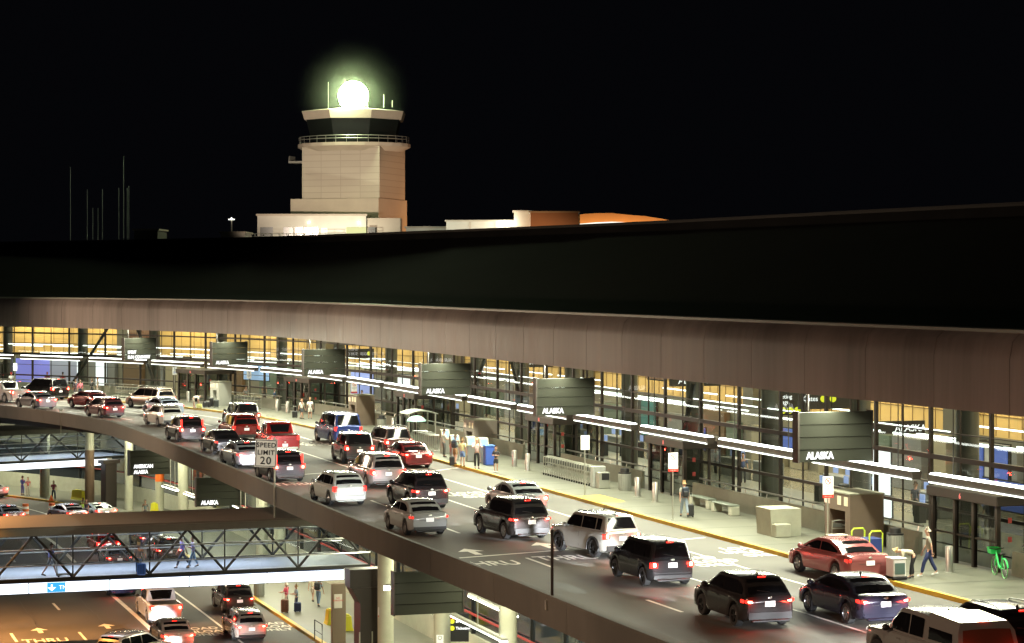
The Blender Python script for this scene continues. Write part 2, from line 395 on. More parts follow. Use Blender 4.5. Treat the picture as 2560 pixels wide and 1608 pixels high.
while t < K.L-4:
    a = K.off(t, OB-.16, 0); seam.box((a.x,a.y,5.9),(.05,.03,5.1), K.ang(t)); t += 1.22
for z in (4.3,5.3,6.3,7.3): seam.sweep(K, 20, K.L, [(OB-.18,z),(OB-.15,z),(OB-.15,z+.04),(OB-.18,z+.04)], 3)
seam.build('panel_seams', mat('seam_brown', (.18,.11,.04), .7), tb)
BAY = 9.85
tc0 = kx(2380, 8.6) % BAY
t = tc0+BAY*2; i = 0
while t < K.L-3:
    p = K.off(t, 9.3); MB().cyl((p.x,p.y), .48, .0, 8.4, 24).build('hall_column', mat('hall_column_grey', (.07,.072,.06), .35), tb, 40)
    for h in range(4):
        a = t+h*BAY/4
        if a > K.L-3: break
        p = K.off(a, OF); hv = h % 2 == 0
        MB().box((p.x,p.y,3.75),(.16 if hv else .05, .15 if hv else .07, 7.7), K.ang(a)).build('mullion' if hv else 'thin_mullion', M_brown, tb)
    for h in range(2):
        a = t+h*BAY/2
        if a+BAY/2 > K.L: break
        MB().sweep(K, a, a+BAY/2, [(OF,-.1),(OF,7.6)], 1.7, close=False).build('glass_pane', M_glass, tb)
        tr = MB()
        for z, hh in ((1.56,.14),(3.64,.2),(5.72,.12),(.1,.2),(2.6,.04),(4.68,.04)):
            tr.sweep(K, a, a+BAY/2, [(OF-.07,z-hh/2),(OF+.07,z-hh/2),(OF+.07,z+hh/2),(OF-.07,z+hh/2)], 1.7)
        tr.build('transom', M_brown, tb)
    t += BAY; i += 1
# diagonal braces behind the glass
for px0, z0, px1, z1 in ((170,.2,285,7.3),(380,3.2,330,7.3),(395,.2,355,4.6),(1235,7.3,1180,3.0),(1262,7.3,1300,3.5),(1690,.3,1735,5.5)):
    a, b = K.off(kx(px0,OF+.5), OF+.5, z0), K.off(kx(px1,OF+.5), OF+.5, z1)
    MB().tube([a,b], .14, 8).build('diagonal_brace', M_dark, tb)
# hall lighting : rows of long linear lamps, each lamp a thing
M_hall = emis('hall_lamp', (.93,1,.95), 5)
tt = tc0+BAY*2+1; cnt = 0
while tt < K.L-10:
    for o, z in ((9.0,4.5),(10.8,3.9),(13.4,3.5),(15.2,4.1),(17.2,3.1)):
        if (cnt+int(o)) % 4 == 3: continue
        l = thing('hall_lamp', 'long white tube lamp hanging in the hall behind the glass', 'lamp', group='tube lamps hanging in the terminal hall')
        MB().sweep(K, tt, tt+BAY*.86, [(o-.05,z),(o+.05,z),(o+.05,z+.06),(o-.05,z+.06)], 3).build('tube', M_hall, l)
    cnt += 1; tt += BAY
t = tc0+BAY*2+4
while t < K.L-8:
    lamp('hall_ceiling_light', 'AREA', K.off(t,12.5,8.3), (0,0,K.ang(t)), 640, (1,.86,.62), shape='RECTANGLE', size=8, size_y=5)
    lamp('hall_light', 'AREA', K.off(t,11.5,3.5), (0,0,K.ang(t)), 190, (.92,1,.92), shape='RECTANGLE', size=8, size_y=3)
    lamp('wall_washer', 'AREA', K.off(t,OB-1.6,8.2), (R(-40),0,K.ang(t)), 620, (1,.78,.42), shape='RECTANGLE', size=8, size_y=.6)
    t += BAY
# street lighting on the car park side of the road (sodium floods outside the picture)
for x, y, z, e, cl, aim in ((-64,200,7.5,6500,(1,.74,.52),(-34,192,6)),(-46,148,7.5,5500,(1,.74,.52),(-16,160,6)),(-31,104,7.5,3600,(1,.74,.52),(-2,122,6)),(-20,60,7,1700,(1,.70,.50),(8,88,4))):
    d = Vector(aim)-Vector((x,y,z)); lamp('car_park_flood', 'SPOT', (x,y,z), d.to_track_quat('-Z','Y').to_euler(), e*3, cl, spot_size=R(110), spot_blend=.8, shadow_soft_size=.5)
for (x, y), (ax_, ay_), e in (((-58,172),(-30,178),9000),((-46,140),(-20,148),9000),((-38,112),(-12,122),9000),((-30,84),(-5,98),8500),((-24,60),(2,79),12000),((-16,38),(8,62),13000)):
    d = Vector((ax_,ay_,0))-Vector((x,y,17)); lamp('lane_fill_spot', 'SPOT', (x,y,17), d.to_track_quat('-Z','Y').to_euler(), e*1.8, (1,.62,.40), spot_size=R(40), spot_blend=1., shadow_soft_size=.5)  # unseen second row, added with narrow cones to light the outer lanes alone
lamp('sodium_lamp', 'SPOT', (-27.4,116.9,-.9), (R(-25),0,0), 900, (1,.40,.06), spot_size=R(165), spot_blend=.5, shadow_soft_size=.2)
lamp('sodium_lamp', 'SPOT', (-37,122,4), (R(0),R(-16),0), 75000, (1,.45,.14), spot_size=R(120), spot_blend=.8, shadow_soft_size=.3)
# interior things: counters, lit panels, hanging signs, screens
M_lw = emis('lit_panel', (.95,1,1), 1.6)
M_cw = mat('counter_white', (.5,.5,.47), .4)
def onk(px, o): t = kx(px, o); return K.off(t, o, 0), K.ang(t)
def lit_panel(px, o, z0, z1, wd, m, label, name='lit_panel', grp=None):
    p, a = onk(px, o); f = thing(name, label, 'panel', (p.x,p.y,z0), a, grp)
    MB().box((0,0,(z1-z0)/2),(wd,.1,z1-z0)).build('face', m, f)
    MB().box((0,-.07,(z1-z0)/2),(wd+.16,.05,z1-z0+.16)).build('frame', M_dark, f)
for i, (px, o, z0, z1, wd, m, lb) in enumerate([
    (2203,10.5,1.1,3.2,1.6,M_lw,'bright white lit panel right of the biggest hanging sign board'),
    (2205,9.5,.3,1.2,1.7,M_lw,'glowing white doorway panel low behind the glass at right'),
    (2480,16,.9,3.3,3.0,M_cw,'pale wall panel behind counters at far right'),
    (2440,15.9,1.6,3.2,1.2,M_blue,'blue screen panel behind glass right of the dark round column'),
    (2500,15.9,1.6,3.2,1.2,M_blue,'second blue screen panel behind glass near right edge'),
    (2540,15.6,.4,1.7,6.,M_blue,'wide blue counter front behind glass at right edge'),
    (1980,14,1.6,2.9,3.2,M_blue,'blue counter backdrop left of the biggest hanging board'),
    (1745,14,.9,2.2,2.0,M_blue,'blue kiosk panel inside hall above the middle vestibule'),
    (1620,14,1.2,3.3,2.2,mat('teal_panel',(.05,.2,.18),.5),'teal wall panel inside the hall behind the bright light bar'),
    (905,13,1.0,3.0,4.,mat('blue_shop',(.2,.25,.6),.5,emit=(.5,.55,1),es=.5),'lit blue shop front in the hall near middle boards'),
    (1010,12,1.3,3.2,2.4,M_lw,'white lit shop panel behind glass left of the tall board'),
    (640,12,1.8,3.1,4.2,mat('sky_shop',(.25,.4,.7),.5,emit=(.5,.7,1),es=.5),'pale blue airline counter panel behind glass in the distance'),
    (254,9.0,.6,3.6,1.5,M_lw,'tall bright white advert panel behind the far glass'),
    (205,9.5,1.6,3.4,1.4,M_lw,'smaller white advert panel left of the tall one'),
    (85,11,.4,3.0,5,mat('violet_shop',(.2,.2,.6),.5,emit=(.35,.35,1),es=.6),'violet lit counter area behind the far left glass'),
    (160,11,.4,3.0,4,mat('grey_shop',(.3,.3,.3),.5,emit=(.8,.8,1),es=.3),'grey lit counter area beside the violet one')]):
    lit_panel(px,o,z0,z1,wd,m,lb)
M_ban = mat('red_banner', (.45,.10,.05), .7, noise=.5, nscale=2, col2=(.6,.45,.3))
for px, z0, z1, wd, lb in ((1640,5.0,7.2,3.0,'red and cream banner hanging in the hall between dark columns'),(350,4.6,7.4,3.4,'brown patterned banner above the far hanging sign board')):
    lit_panel(px, 12, z0, z1, wd, M_ban, lb, 'hanging_banner')
def hall_sign(px, o, z, wd, h, lines, label, dots=()):
    p, a = onk(px, o); f = thing('hanging_sign', label, 'sign', (p.x,p.y,z), a)
    MB().box((0,0,0),(.15,wd,h)).build('board', M_black, f)
    for i, (ln, dx, dz, sz) in enumerate(lines):
        text('lettering', ln, sz, M_letter, f, (-.09,-dx,dz), (math.pi/2,0,-math.pi/2), .004)
    for dx, dz in dots:
        MB().tube([(-.12,-dx,dz),(-.08,-dx,dz)], .17, 14).build('round_symbol', emis('yellow_symbol',(.9,.9,.05),1.1), f)
hall_sign(1968, 11, 4.7, 2.4, 1.3, [('Ticketing',-.9,.2,.3),('Baggage',-.9,-.08,.3)], 'black direction sign with three yellow dots inside the hall', ((-.3,-.4),(.1,-.4),(.5,-.4)))
hall_sign(2062, 11, 5.2, 2.8, 1.2, [('Gates',-1.2,-.2,.34)], 'black direction sign with two yellow dots above the biggest board', ((-.1,-.1),(.4,-.1)))
hall_sign(2245, 13, 3.9, 2.8, .6, [('ALASKA',-.2,-.2,.46)], 'dark hall sign reading ALASKA right of the biggest board')
hall_sign(1330, 11, 5.4, 3., .8, [('ALASKA',-1.2,-.2,.5)], 'dark hall sign reading ALASKA right under canopy above the second board')
hall_sign(1735, 12, 5.2, 3., .7, [('ALASKA',-1.,-.2,.5)], 'dark hall sign reading ALASKA above the bright bar lamp')
hall_sign(900, 12, 4.7, 2.6, .8, [('12345',-1.,-.2,.4)][:0], 'black direction sign with one yellow dot in the distant hall', ((.8,0),))
hall_sign(193, 9.5, 3.4, 1.4, .6, [], 'small dark sign with two yellow dots in far left hall', ((-.2,0),(.3,0)))
# queue rail posts in hall
for i, px in enumerate((1510,1560,1600,2050,2110,2180,2300,2330,1420,1460,1100,1140)):
    p, a = onk(px, 10.5+(i%3)); f = thing('hall_kiosk', 'dark check-in kiosk on the hall floor behind the glass', 'kiosk', (p.x,p.y,.02), a, 'check-in kiosks inside the hall')
    MB().box((0,0,.5),(.5,.4,1.0), 0, .04).build('cabinet', M_black, f); MB().box((0,-.12,1.2),(.42,.06,.36)).build('screen', mat('kiosk_screen',(.1,.1,.15),.3,emit=(.4,.55,1),es=.7), f)

# low concrete wall with handrail along the sidewalk, broken at the vestibules
VX = [2333, 1623, 1322, 993, 714, 444]; VL = 4.85
VT = sorted([kx(x,4.8) for x in VX]); VT = [(t-VL, t) for t in VT]
gaps = [(a-.8, b+1.2) for a, b in VT]
edges = [25]+[x for g in gaps for x in g]+[K.L-2]
names_w = ['at right edge beyond the green bicycle','between the nearest two vestibules','behind the luggage cart row','behind the umbrella shelter','in the middle distance','by the far vestibules','at the far left']
for i in range(0, len(edges), 2):
    a, b = edges[i], edges[i+1]
    if b-a < 2: continue
    wl = thing('low_wall', 'low concrete wall with steel handrail '+names_w[min(i//2,6)], 'wall', group='low walls in front of the glass')
    MB().sweep(K, a, b, [(4.8,.15),(5.0,.15),(5.0,1.02),(4.86,1.02)], 2).build('concrete', M_wall, wl)
    pts = []; q = a+.2
    while q < b: pts.append(K.off(q,5.15,1.22)); q += 2
    pts.append(K.off(b-.2,5.15,1.22)); MB().tube(pts, .04, 8).build('handrail', M_steel, wl)
    q = a+.6; ps = MB()
    while q < b-.3:
        u = K.off(q,5.15,1.2); v = K.off(q,5.05,.6); ps.tube([u,v], .025, 6); q += 2.4
    ps.build('rail_brackets', M_steel, wl)
# vestibules
for i, (a, b) in enumerate(VT):
    p = K.off(a, 4.8, .15); f = thing('door_vestibule', ['bronze glass entry vestibule nearest the camera, beside the green bicycle','bronze glass entry vestibule behind the backpack traveller','bronze glass entry vestibule between luggage cart row and second board','bronze glass entry vestibule behind the umbrella shelter','bronze glass entry vestibule behind the two people in white','farthest bronze glass entry vestibule beside the far board'][i], 'vestibule', p, K.ang((a+b)/2), 'entry vestibules')
    D = 2.9
    MB().box((VL/2,-D/2+.05,2.62),(VL+.3,D+.3,.38),0,.03).build('roof', M_brown, f)
    for x in (.1, 1.75, 3.1, VL-.1): MB().box((x,0,1.2),(.16,.16,2.46)).build('post', M_brown, f)
    for y in (-1.3,-2.6): MB().box((.1,y,1.2),(.12,.12,2.46)).build('post', M_brown, f)
    dg = glass('door_glass', (.25,.27,.25), 1.5)
    MB().quad((.2,0,.1),(1.67,0,.1),(1.67,0,2.4),(.2,0,2.4)).build('side_glass', dg, f)
    MB().quad((1.83,0,.1),(3.02,0,.1),(3.02,0,2.4),(1.83,0,2.4)).build('side_glass', dg, f)
    MB().quad((3.18,0,.1),(VL-.2,0,.1),(VL-.2,0,2.4),(3.18,0,2.4)).build('side_glass', dg, f)
    MB().quad((.1,-.1,.1),(.1,-1.24,.1),(.1,-1.24,2.4),(.1,-.1,2.4)).build('door_leaf', dg, f)
    MB().quad((.1,-1.36,.1),(.1,-2.54,.1),(.1,-2.54,2.4),(.1,-1.36,2.4)).build('door_leaf', dg, f)
    MB().box((VL/2,.02,1.1),(VL,.05,.07)).build('rail', M_brown, f)
    text('door_number', ['6','8','10','12','14','16'][i], .3, emis('red_digit',(1,.25,.2),1.3), f, (VL/2+.1,.21,2.5), (math.pi/2,0,math.pi), .004)
    for y, z in ((-.2,1.9),(-.2,1.2)):
        MB().box((-.0,-.45,z),(.02,.16,.2)).build('red_notice', mat('notice_red',(.25,.03,.025),.6), f)

# ------------------------------------------------------------------ canopy over the sidewalk
cp = thing('terminal_canopy', 'broad curved brown metal canopy fascia over the departures sidewalk', 'canopy')
t = 6
while t < K.L:
    b = min(t+4.92, K.L)
    MB().sweep(K, t, b, [(0,6.5),(.25,6.5),(.6,8.9),(.9,9.2),(.45,9.22),(.12,8.9),(0,8.3)], 1.6).build('fascia_panel', M_fascia, cp, 35); t = b+.03
MB().sweep(K, 6, K.L, [(.25,6.5),(OF+.4,7.7),(OF+.4,7.8),(.3,6.62)], 2).build('soffit', mat('soffit_dark',(.10,.085,.07),.6), cp)
MB().sweep(K, 6, K.L, [(.35,9.16),(.35,9.27),(.62,9.30),(.62,9.2)], 3).build('gutter_edge', mat('gutter_highlight',(.34,.36,.30),.45), cp)  # pale green tone is the highlight along the fascia top, put into colour
# main dark roof behind the canopy: built so that its ridge runs along the surveyed roof line
rf = thing('terminal_roof', 'large dark roof rising behind the canopy', 'roof')
ridge = [(-700,614),(0,608),(300,603),(660,596),(1100,580),(1450,566),(1700,555),(2130,533),(2560,512),(3100,486)]
RD = [330,268,252,232,205,182,165,140,120,98]
RP = []
for (x, y), D in zip(ridge, RD): s = F/D; RP.append(Vector(((x-CX)/s, D, H-(y-YH)/s)))
nr = 60; V = []; Fc = []
def ridge_at(u):
    q = u*(len(RP)-1); i = min(int(q), len(RP)-2); return RP[i].lerp(RP[i+1], q-i)
import bisect
for i in range(nr+1):
    u = i/nr; r = ridge_at(u); tq = K.L-u*(K.L-8); c = K.off(tq, .85, 9.2)
    m1 = K.off(tq, 9, 9.6)
    for p in (c, m1, r+Vector((0,-.5,-.6)), r, r+Vector((.5,1.5,-.3)), Vector((r.x+3,r.y+9,0))): V.append(tuple(p))
for i in range(nr):
    for k in range(5): q = i*6+k; Fc.append((q,q+1,q+7,q+6))
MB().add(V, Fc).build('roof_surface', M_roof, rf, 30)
pe = MB(); pe.tube([p+Vector((0,-.3,.05)) for p in RP], .12, 6); pe.build('parapet_cap', mat('roof_cap',(.05,.047,.042),.8), rf)

# ------------------------------------------------------------------ hanging light bars and sign boards on the upper drive
tb1 = kx(1442,3.2); i = 0
t = tb1-BAY*0
starts = [tb1-BAY*k for k in range(-12, 8)]
barno = 0
for t1b in starts:
    t0b = t1b-8.7
    if t0b < 30 or t1b > K.L-3: continue
    f = thing('light_bar', 'long hanging light bar with glowing top and lower edge above the sidewalk', 'light bar', group='light bars hanging over the upper sidewalk')
    MB().sweep(K, t0b, t1b, [(3.02,3.36),(3.34,3.36),(3.40,3.66),(2.96,3.66)], 1.6).build('housing', M_brown, f)
    MB().sweep(K, t0b+.1, t1b-.1, [(3.0,3.665),(3.36,3.665),(3.30,3.72),(3.06,3.72)], 1.6).build('upper_lamp', M_cool, f)
    MB().sweep(K, t0b+.1, t1b-.1, [(2.965,3.37),(3.01,3.335),(3.04,3.335),(2.972,3.40)], 1.6).build('lower_lamp', M_cooln, f)
    hg = MB()
    for q in (t0b+1.5, t1b-1.5):
        hg = MB(); a = K.off(q,3.2,3.6); hg.tube([a, a+Vector((0,0,3.2))], .022, 6); hg.build('hanger', M_dark, f)
    c = (t0b+t1b)/2; p = K.off(c,3.0,6.2)
    lamp('canopy_downlight', 'AREA', K.off(c,1.4,6.3), (R(26),0,K.ang(c)), 1750, (.98,1,.76), shape='RECTANGLE', size=9, size_y=.5)
    barno += 1
def sign_board(px, z0, z1, lines, label, o0=0.05, wd=3.2, lx=.35, path=K, px_is_t=False, drop=1.2, side=0):
    t = kx(px, o0) if not px_is_t else px
    p = K.off(t, o0, 0); f = thing('sign_board', label, 'sign', (p.x,p.y,z0), K.ang(t), 'grey airline sign boards over the kerb')
    h = z1-z0; n = 4                       # local +x = road direction, sign faces -x, runs to -y
    bd = MB()
    for k in range(n):
        za, zb = h*k/n, h*(k+1)/n-.025
        bd.add([(0,-.06,za),(0,-wd,za),(.42,-wd,za),(.42,-.06,za),(-.0+.035,-.06,zb),(.035,-wd,zb),(.42,-wd,zb),(.42,-.06,zb)],
               [(0,3,2,1),(4,5,6,7),(0,1,5,4),(1,2,6,5),(2,3,7,6),(3,0,4,7)])
    bd.build('slat_board', M_sgn, f)
    MB().box((.22,-.02,h/2),(.5,.08,h+.06)).build('end_frame', M_brown, f); MB().box((.22,-wd-.02,h/2),(.5,.05,h+.06)).build('end_frame', M_brown, f)
    for y in (-.5,-wd+.5): MB().tube([(.2,y,h),(.2,y,h+drop)], .06, 8).build('hanger', M_brown, f)
    for k, ln in enumerate(lines):
        text('lettering', ln, .38, M_letter, f, (-.03,-lx,.12+.44*(len(lines)-1-k)), (math.pi/2,0,-math.pi/2), .02, bold=.016, sx=.84)
    return f
for px, lines, lb in ((1996,['ALASKA'],'nearest and largest grey board reading ALASKA over the sidewalk'),(1341,['ALASKA'],'second grey ALASKA board, above the vestibule left of the cart row sign'),
    (1052,['ALASKA'],'third grey ALASKA board, above the umbrella shelter'),(759,['ALASKA'],'fourth grey ALASKA board, above the two people in white'),
    (530,['ALASKA'],'fifth grey ALASKA board, beside the farthest vestibule'),(310,['SPIRIT','SUN COUNTRY'],'farthest grey board with two lines of airline names')):
    sign_board(px, 3.8, 5.75, lines, lb)
# ------------------------------------------------------------------ LOWER level furniture
def low_col(px, py, r, label, stripe=None):
    p = at(px,py,Z2+.15); f = thing('concrete_column', label, 'column', p, 0, 'round columns carrying the upper roadway')
    MB().lathe((0,0,0), [(r*1.02,0),(r,.08),(r,-Z2-.9),(0,-Z2-.9)], 28).build('shaft', M_col, f, 40)
    if stripe: MB().cyl((0,0), r+.012, stripe[0], stripe[1], 28).build('band', stripe[2], f, 40)
    return f
obd = M_orange
low_col(964,1690,.40,'tall pale column right of the dark bridge pylon')
low_col(1270,1772,.42,'pale column under the parapet nearest the bottom edge')
low_col(322,1275,.36,'pale column left of the lower AMERICAN sign board')
low_col(399,1280,.36,'column with an orange band right of the AMERICAN board',(2.6,3.5,obd))
low_col(458,1310,.42,'broad pale column behind the lower ALASKA board')
low_col(112,1243,.44,'pale column beside the person in a red vest')
low_col(224,1262,.40,'brown banded column beside the yellow barrier',(0.2,4.8,mat('brown_wrap',(.16,.10,.06),.7)))
low_col(655,1420,.40,'pale column seen through the footbridge trusses')
low_col(1105,1700,.42,'pale column under the blank lower board')
low_col(700,1440,.40,'second pale column seen through the footbridge trusses')
def low_board(px, zt, zb, lines, label, lit=False, o0=-9.3, wd=3.3):
    p, a = onk(px, o0); f = sign_board(kx(px,o0), zb, zt, lines, label, o0=o0, wd=wd, px_is_t=True, drop=-zt-.6)
    f['group'] = 'grey airline sign boards over the lower kerb'; return f
low_board(984, -2.45, -4.42, [], 'blank grey lower level board right of the pale column', o0=-10.9)
low_board(490, -2.5, -4.45, ['ALASKA'], 'lower level grey board reading ALASKA below the parapet', o0=-10.5)
low_board(324, -2.5, -4.45, ['AMERICAN','ALASKA'], 'lower level grey board reading AMERICAN and ALASKA', o0=-9.4)
# lower light bars
for px0, px1, o, z, lb in ((711,897,-5.0,-3.2,'long light bar under the deck seen through the footbridge'),(1132,1262,-6.4,-5.4,'light bar under the deck below the blank board'),(1175,1290,-4.0,-5.2,'short light bar by the lower windows at bottom'),
    (408,443,-8.2,-4.9,'small lower light bar right of the orange banded column'),(463,487,-8.2,-4.9,'small lower light bar left of the lower ALASKA board'),(585,620,-7.5,-4.6,'small lower light bar right of the lower ALASKA board')):
    a, b = kx(px0,o), kx(px1,o)
    f = thing('lower_light_bar', lb, 'light bar', group='light bars under the upper deck')
    MB().sweep(K, min(a,b), max(a,b), [(o-.12,z),(o+.12,z),(o+.12,z-.08),(o-.12,z-.08)], 2).build('lamp', M_cool, f)
    MB().sweep(K, min(a,b), max(a,b), [(o-.16,z+.005),(o+.16,z+.005),(o+.1,z+.12),(o-.1,z+.12)], 2).build('housing', M_galv, f)
    for q in (K.off((a+b)/2,o,z), K.off(min(a,b)+.8,o,z)): MB().tube([q,(q.x,q.y,-.6)], .03, 6).build('hanger', M_galv, f)
t = 45
while t < KL.L-10:
    lamp('deck_underlight', 'AREA', KL.off(t, 2.6, -1.6), (0,0,KL.ang(t)), 1250, (1,.98,.70), shape='RECTANGLE', size=9, size_y=1.)
    t += 12
# ------------------------------------------------------------------ footbridges
def footbridge(p0, p1, label, box_text, nb, seed):
    a, b = Vector(p0), Vector(p1); d = (b-a); L = d.length; an = math.atan2(d.y, d.x)
    f = thing('footbridge', label, 'footbridge', (a.x,a.y,0), an); W = 6.0; zf = -4.75
    MB().box((L/2,W/2,zf-.1),(L,W,.2)).build('deck', mat('bridge_floor',(.20,.23,.28),.5,noise=.1,nscale=1), f)
    tri = MB()
    MB().box((L/2,W/2,-2.1),(L+.2,W+.3,.2)).build('roof', mat('bridge_roof',(.10,.085,.07),.75,noise=.15,nscale=.6), f)
    MB().box((L/2,-.12,-2.27),(L+.2,.3,.36)).box((L/2,W+.12,-2.27),(L+.2,.3,.36)).build('eave_beam', M_conc, f)
    MB().box((L/2,0,zf-.03),(L,.22,.2)).box((L/2,W,zf-.03),(L,.22,.2)).build('bottom_chord', M_dark, f)
    bl = L/nb
    for y in (0, W):
        tr = MB()
        for k in range(nb):
            x0 = k*bl; tr.tube([(x0,y,zf+.05),(x0+bl/2,y,-2.4)], .075, 6); tr.tube([(x0+bl/2,y,-2.4),(x0+bl,y,zf+.05)], .075, 6)
        tr.build('truss', M_dark, f)
        po = MB()
        for k in range(nb+1): po.box((k*bl,y+.02,(zf-2.4)/2),(.07,.07,2.3))
        po.build('post', M_dark, f)
        ra = MB()
        for z in (zf+.72, zf+1.55): ra.tube([(0,y-.06,z),(L,y-.06,z)], .04, 6)
        ra.build('rail', M_steel, f)
        for k in range(nb): MB().quad((k*bl+.05,y+.1,zf+.1),(k*bl+bl-.05,y+.1,zf+.1),(k*bl+bl-.05,y+.1,-2.4),(k*bl+.05,y+.1,-2.4)).build('glass_pane', M_bglass, f)
    for x in [k*bl for k in range(1,nb,2)]:
        lamp('bridge_ceiling_lamp', 'AREA', (x,W/2,-2.3), (0,0,0), 520, (.88,.92,1), f, shape='RECTANGLE', size=2*bl-.5, size_y=.5)
    return f, an, L
b0 = at(-420,1476,-4.85); b1 = at(925,1418,-4.85)
fb, ban, bL = footbridge(b0, b1, 'near footbridge with glass walls and trusses over the lower roadway', True, 7, 1)
# light boxes on its side, each its own thing
M_bb = emis('blue_light', (.02,.30,.85), 1.)
ex = [-420,-195,70,272,470,664,857]
for i in range(len(ex)-1):
    def onb(px):
        k = (px-CX)/F; u = (k*b0.y-b0.x)/((b1.x-b0.x)-k*(b1.y-b0.y)); return b0+(b1-b0)*u
    p, q = onb(ex[i]), onb(ex[i+1]); L = (q-p).length
    f = thing('light_box', 'white backlit box sign under the near footbridge, '+['out at far left','second from far left','carrying a blue arrow patch','above the white pickup','right of the pickup, blank','rightmost beside the hydrant sign'][i], 'light box', (p.x,p.y,-5.42), ban, 'backlit boxes along the footbridges')
    MB().box((L/2,-.2,.27),(L-.06,.3,.52)).build('lit_face', M_box, f)
    MB().box((L/2,-.18,.27),(L,.26,.58)).build('casing', mat('casing_blue',(.02,.04,.12),.5), f)
    if i == 2:
        MB().box((L*.335,-.356,.27),(.95,.012,.5)).build('blue_patch', emis('blue_light2', (.05,.42,.85), 1.1), f)
        MB().box((L*.34-.25,-.365,.33),(.09,.01,.2)).build('arrow_stem', M_letter, f)
        MB().add([(L*.34-.47,-.366,.28),(L*.34-.03,-.366,.28),(L*.34-.25,-.366,.08)],[(0,1,2)]).build('arrow_head', M_letter, f)
        text('lettering', 'TNC', .3, M_letter, f, (L*.34+.12,-.364,.16), (math.pi/2,0,0), .002)
c0 = at(-560,1190,-4.85); c1 = at(330,1142,-4.85)
fb2, can, cL = footbridge(c0, c1, 'far footbridge with glass walls beyond the near one at left', True, 6, 2)
for i, (xa, xb) in enumerate(((-200,-60),(-60,44),(44,264))):
    def onc(px):
        k = (px-CX)/F; u = (k*c0.y-c0.x)/((c1.x-c0.x)-k*(c1.y-c0.y)); return c0+(c1-c0)*u
    p, q = onc(xa), onc(xb); L = (q-p).length
    f = thing('light_box', 'white backlit box sign under the far footbridge, '+['outermost','at the left edge','long one ending at the red hydrant plate'][i], 'light box', (p.x,p.y,-5.42), can, 'backlit boxes along the footbridges')
    MB().box((L/2,-.2,.27),(L-.06,.3,.52)).build('lit_face', M_box, f)
    MB().box((L/2,-.18,.27),(L,.26,.58)).build('casing', M_dark, f)
def hydrant_sign(p, an, s, label):
    f = thing('hydrant_sign', label, 'sign', p, an)
    MB().box((0,0,0),(.62*s,.05,.62*s)).build('plate', mat('sign_white',(.55,.53,.45),.5), f)
    MB().box((0,-.03,-.05),(.16*s,.02,.3*s)).ball((0,-.03,.13*s),.08*s,10,6,(1,.2,1)).box((0,-.03,.02),(.28*s,.02,.08*s)).box((0,-.03,-.2*s),(.24*s,.02,.06*s)).build('red_hydrant', M_red, f)
p = onb(873); hydrant_sign((p.x,p.y-.3,-5.1), ban, .9, 'white plate with red hydrant at the end of the near footbridge')
p = onc(274); hydrant_sign((p.x,p.y-.3,-5.1), can, .9, 'white plate with red hydrant at the end of the far footbridge')
# pylons
p = at(905,1690,Z2); f = thing('bridge_pylon', 'dark brown steel pylon carrying the near footbridge end', 'pylon', (p.x,p.y,Z2), ban)
MB().add([(-.25,-.6,0),(.75,-.6,0),(.75,.6,0),(-.25,.6,0),(-.25,-.6,3.7),(.75,-.6,3.7),(.75,.6,3.7),(-.25,.6,3.7),(-.7,-.6,4.5),(1.0,-.6,4.5),(1.0,.6,4.5),(-.7,.6,4.5)],
  [(0,1,5,4),(1,2,6,5),(2,3,7,6),(3,0,4,7),(4,5,9,8),(5,6,10,9),(6,7,11,10),(7,4,8,11),(8,9,10,11),(0,3,2,1)]).build('shaft', M_brown, f)
MB().box((.22,0,4.95),(1.95,1.0,.9)).build('head', M_brown, f)
for x in (-.3,.35): MB().box((x,-.64,1.2),(.06,.05,2.2)).build('steel_strip', M_galv, f)
p = at(230+0,1275,Z2+.15); p = at(272,1268,Z2+.15); f = thing('dark_pillar', 'square dark pillar under the end of the far footbridge', 'pillar', p, can)
MB().box((0,0,1.9),(1.1,.9,3.8),0,.04).build('shaft', M_brown, f); MB().box((0,0,3.95),(1.6,1.0,.3)).build('head', M_brown, f)
p = at(846,1652,Z2+.15); f = thing('brown_panel_post', 'brown panel post with a white notice left of the pylon', 'post', p, ban)
MB().box((0,0,2.0),(.75,.25,4.0),0,.03).build('panel', mat('brown_panel',(.16,.12,.08),.6), f)
MB().box((-.05,-.14,3.1),(.42,.02,.72)).build('notice', mat('notice_white',(.6,.58,.5),.5), f)
text('lettering', 'NO\nPARKING', .13, M_red, f, (-.05,-.155,3.22), (math.pi/2,0,0), .001, 'CENTER')

# ------------------------------------------------------------------ control tower and roof top structures (far)
DT = 330.; sT = F/DT
def TP(x, y, D=DT): s = F/D; return ((x-CX)/s, D, H-(y-YH)/s)
M_tow = mat('tower_concrete', (.40,.35,.27), .8, noise=.12, nscale=.5)
def seamed(name, col):
    m = mat(name, col, .8, noise=.1, nscale=.6); nt = m.node_tree; b = nt.nodes['Principled BSDF']
    tc = nt.nodes.new('ShaderNodeTexCoord'); br = nt.nodes.new('ShaderNodeTexBrick'); mp = nt.nodes.new('ShaderNodeMapping'); mp.inputs['Rotation'].default_value = (R(90),0,0)
    nt.links.new(tc.outputs['Object'], mp.inputs[0]); nt.links.new(mp.outputs[0], br.inputs['Vector'])
    br.inputs['Scale'].default_value = 1; br.offset = 0; br.inputs['Brick Width'].default_value = 3.0; br.inputs['Row Height'].default_value = .9; br.inputs['Mortar Size'].default_value = .05
    br.inputs['Color1'].default_value = (*col,1); br.inputs['Color2'].default_value = (*[c*.93 for c in col],1); br.inputs['Mortar'].default_value = (*[c*.78 for c in col],1)
    for l in list(b.inputs['Base Color'].links): nt.links.remove(l)
    nt.links.new(br.outputs[0], b.inputs['Base Color']); return m
M_twp = seamed('tower_panels', (.40,.36,.28))
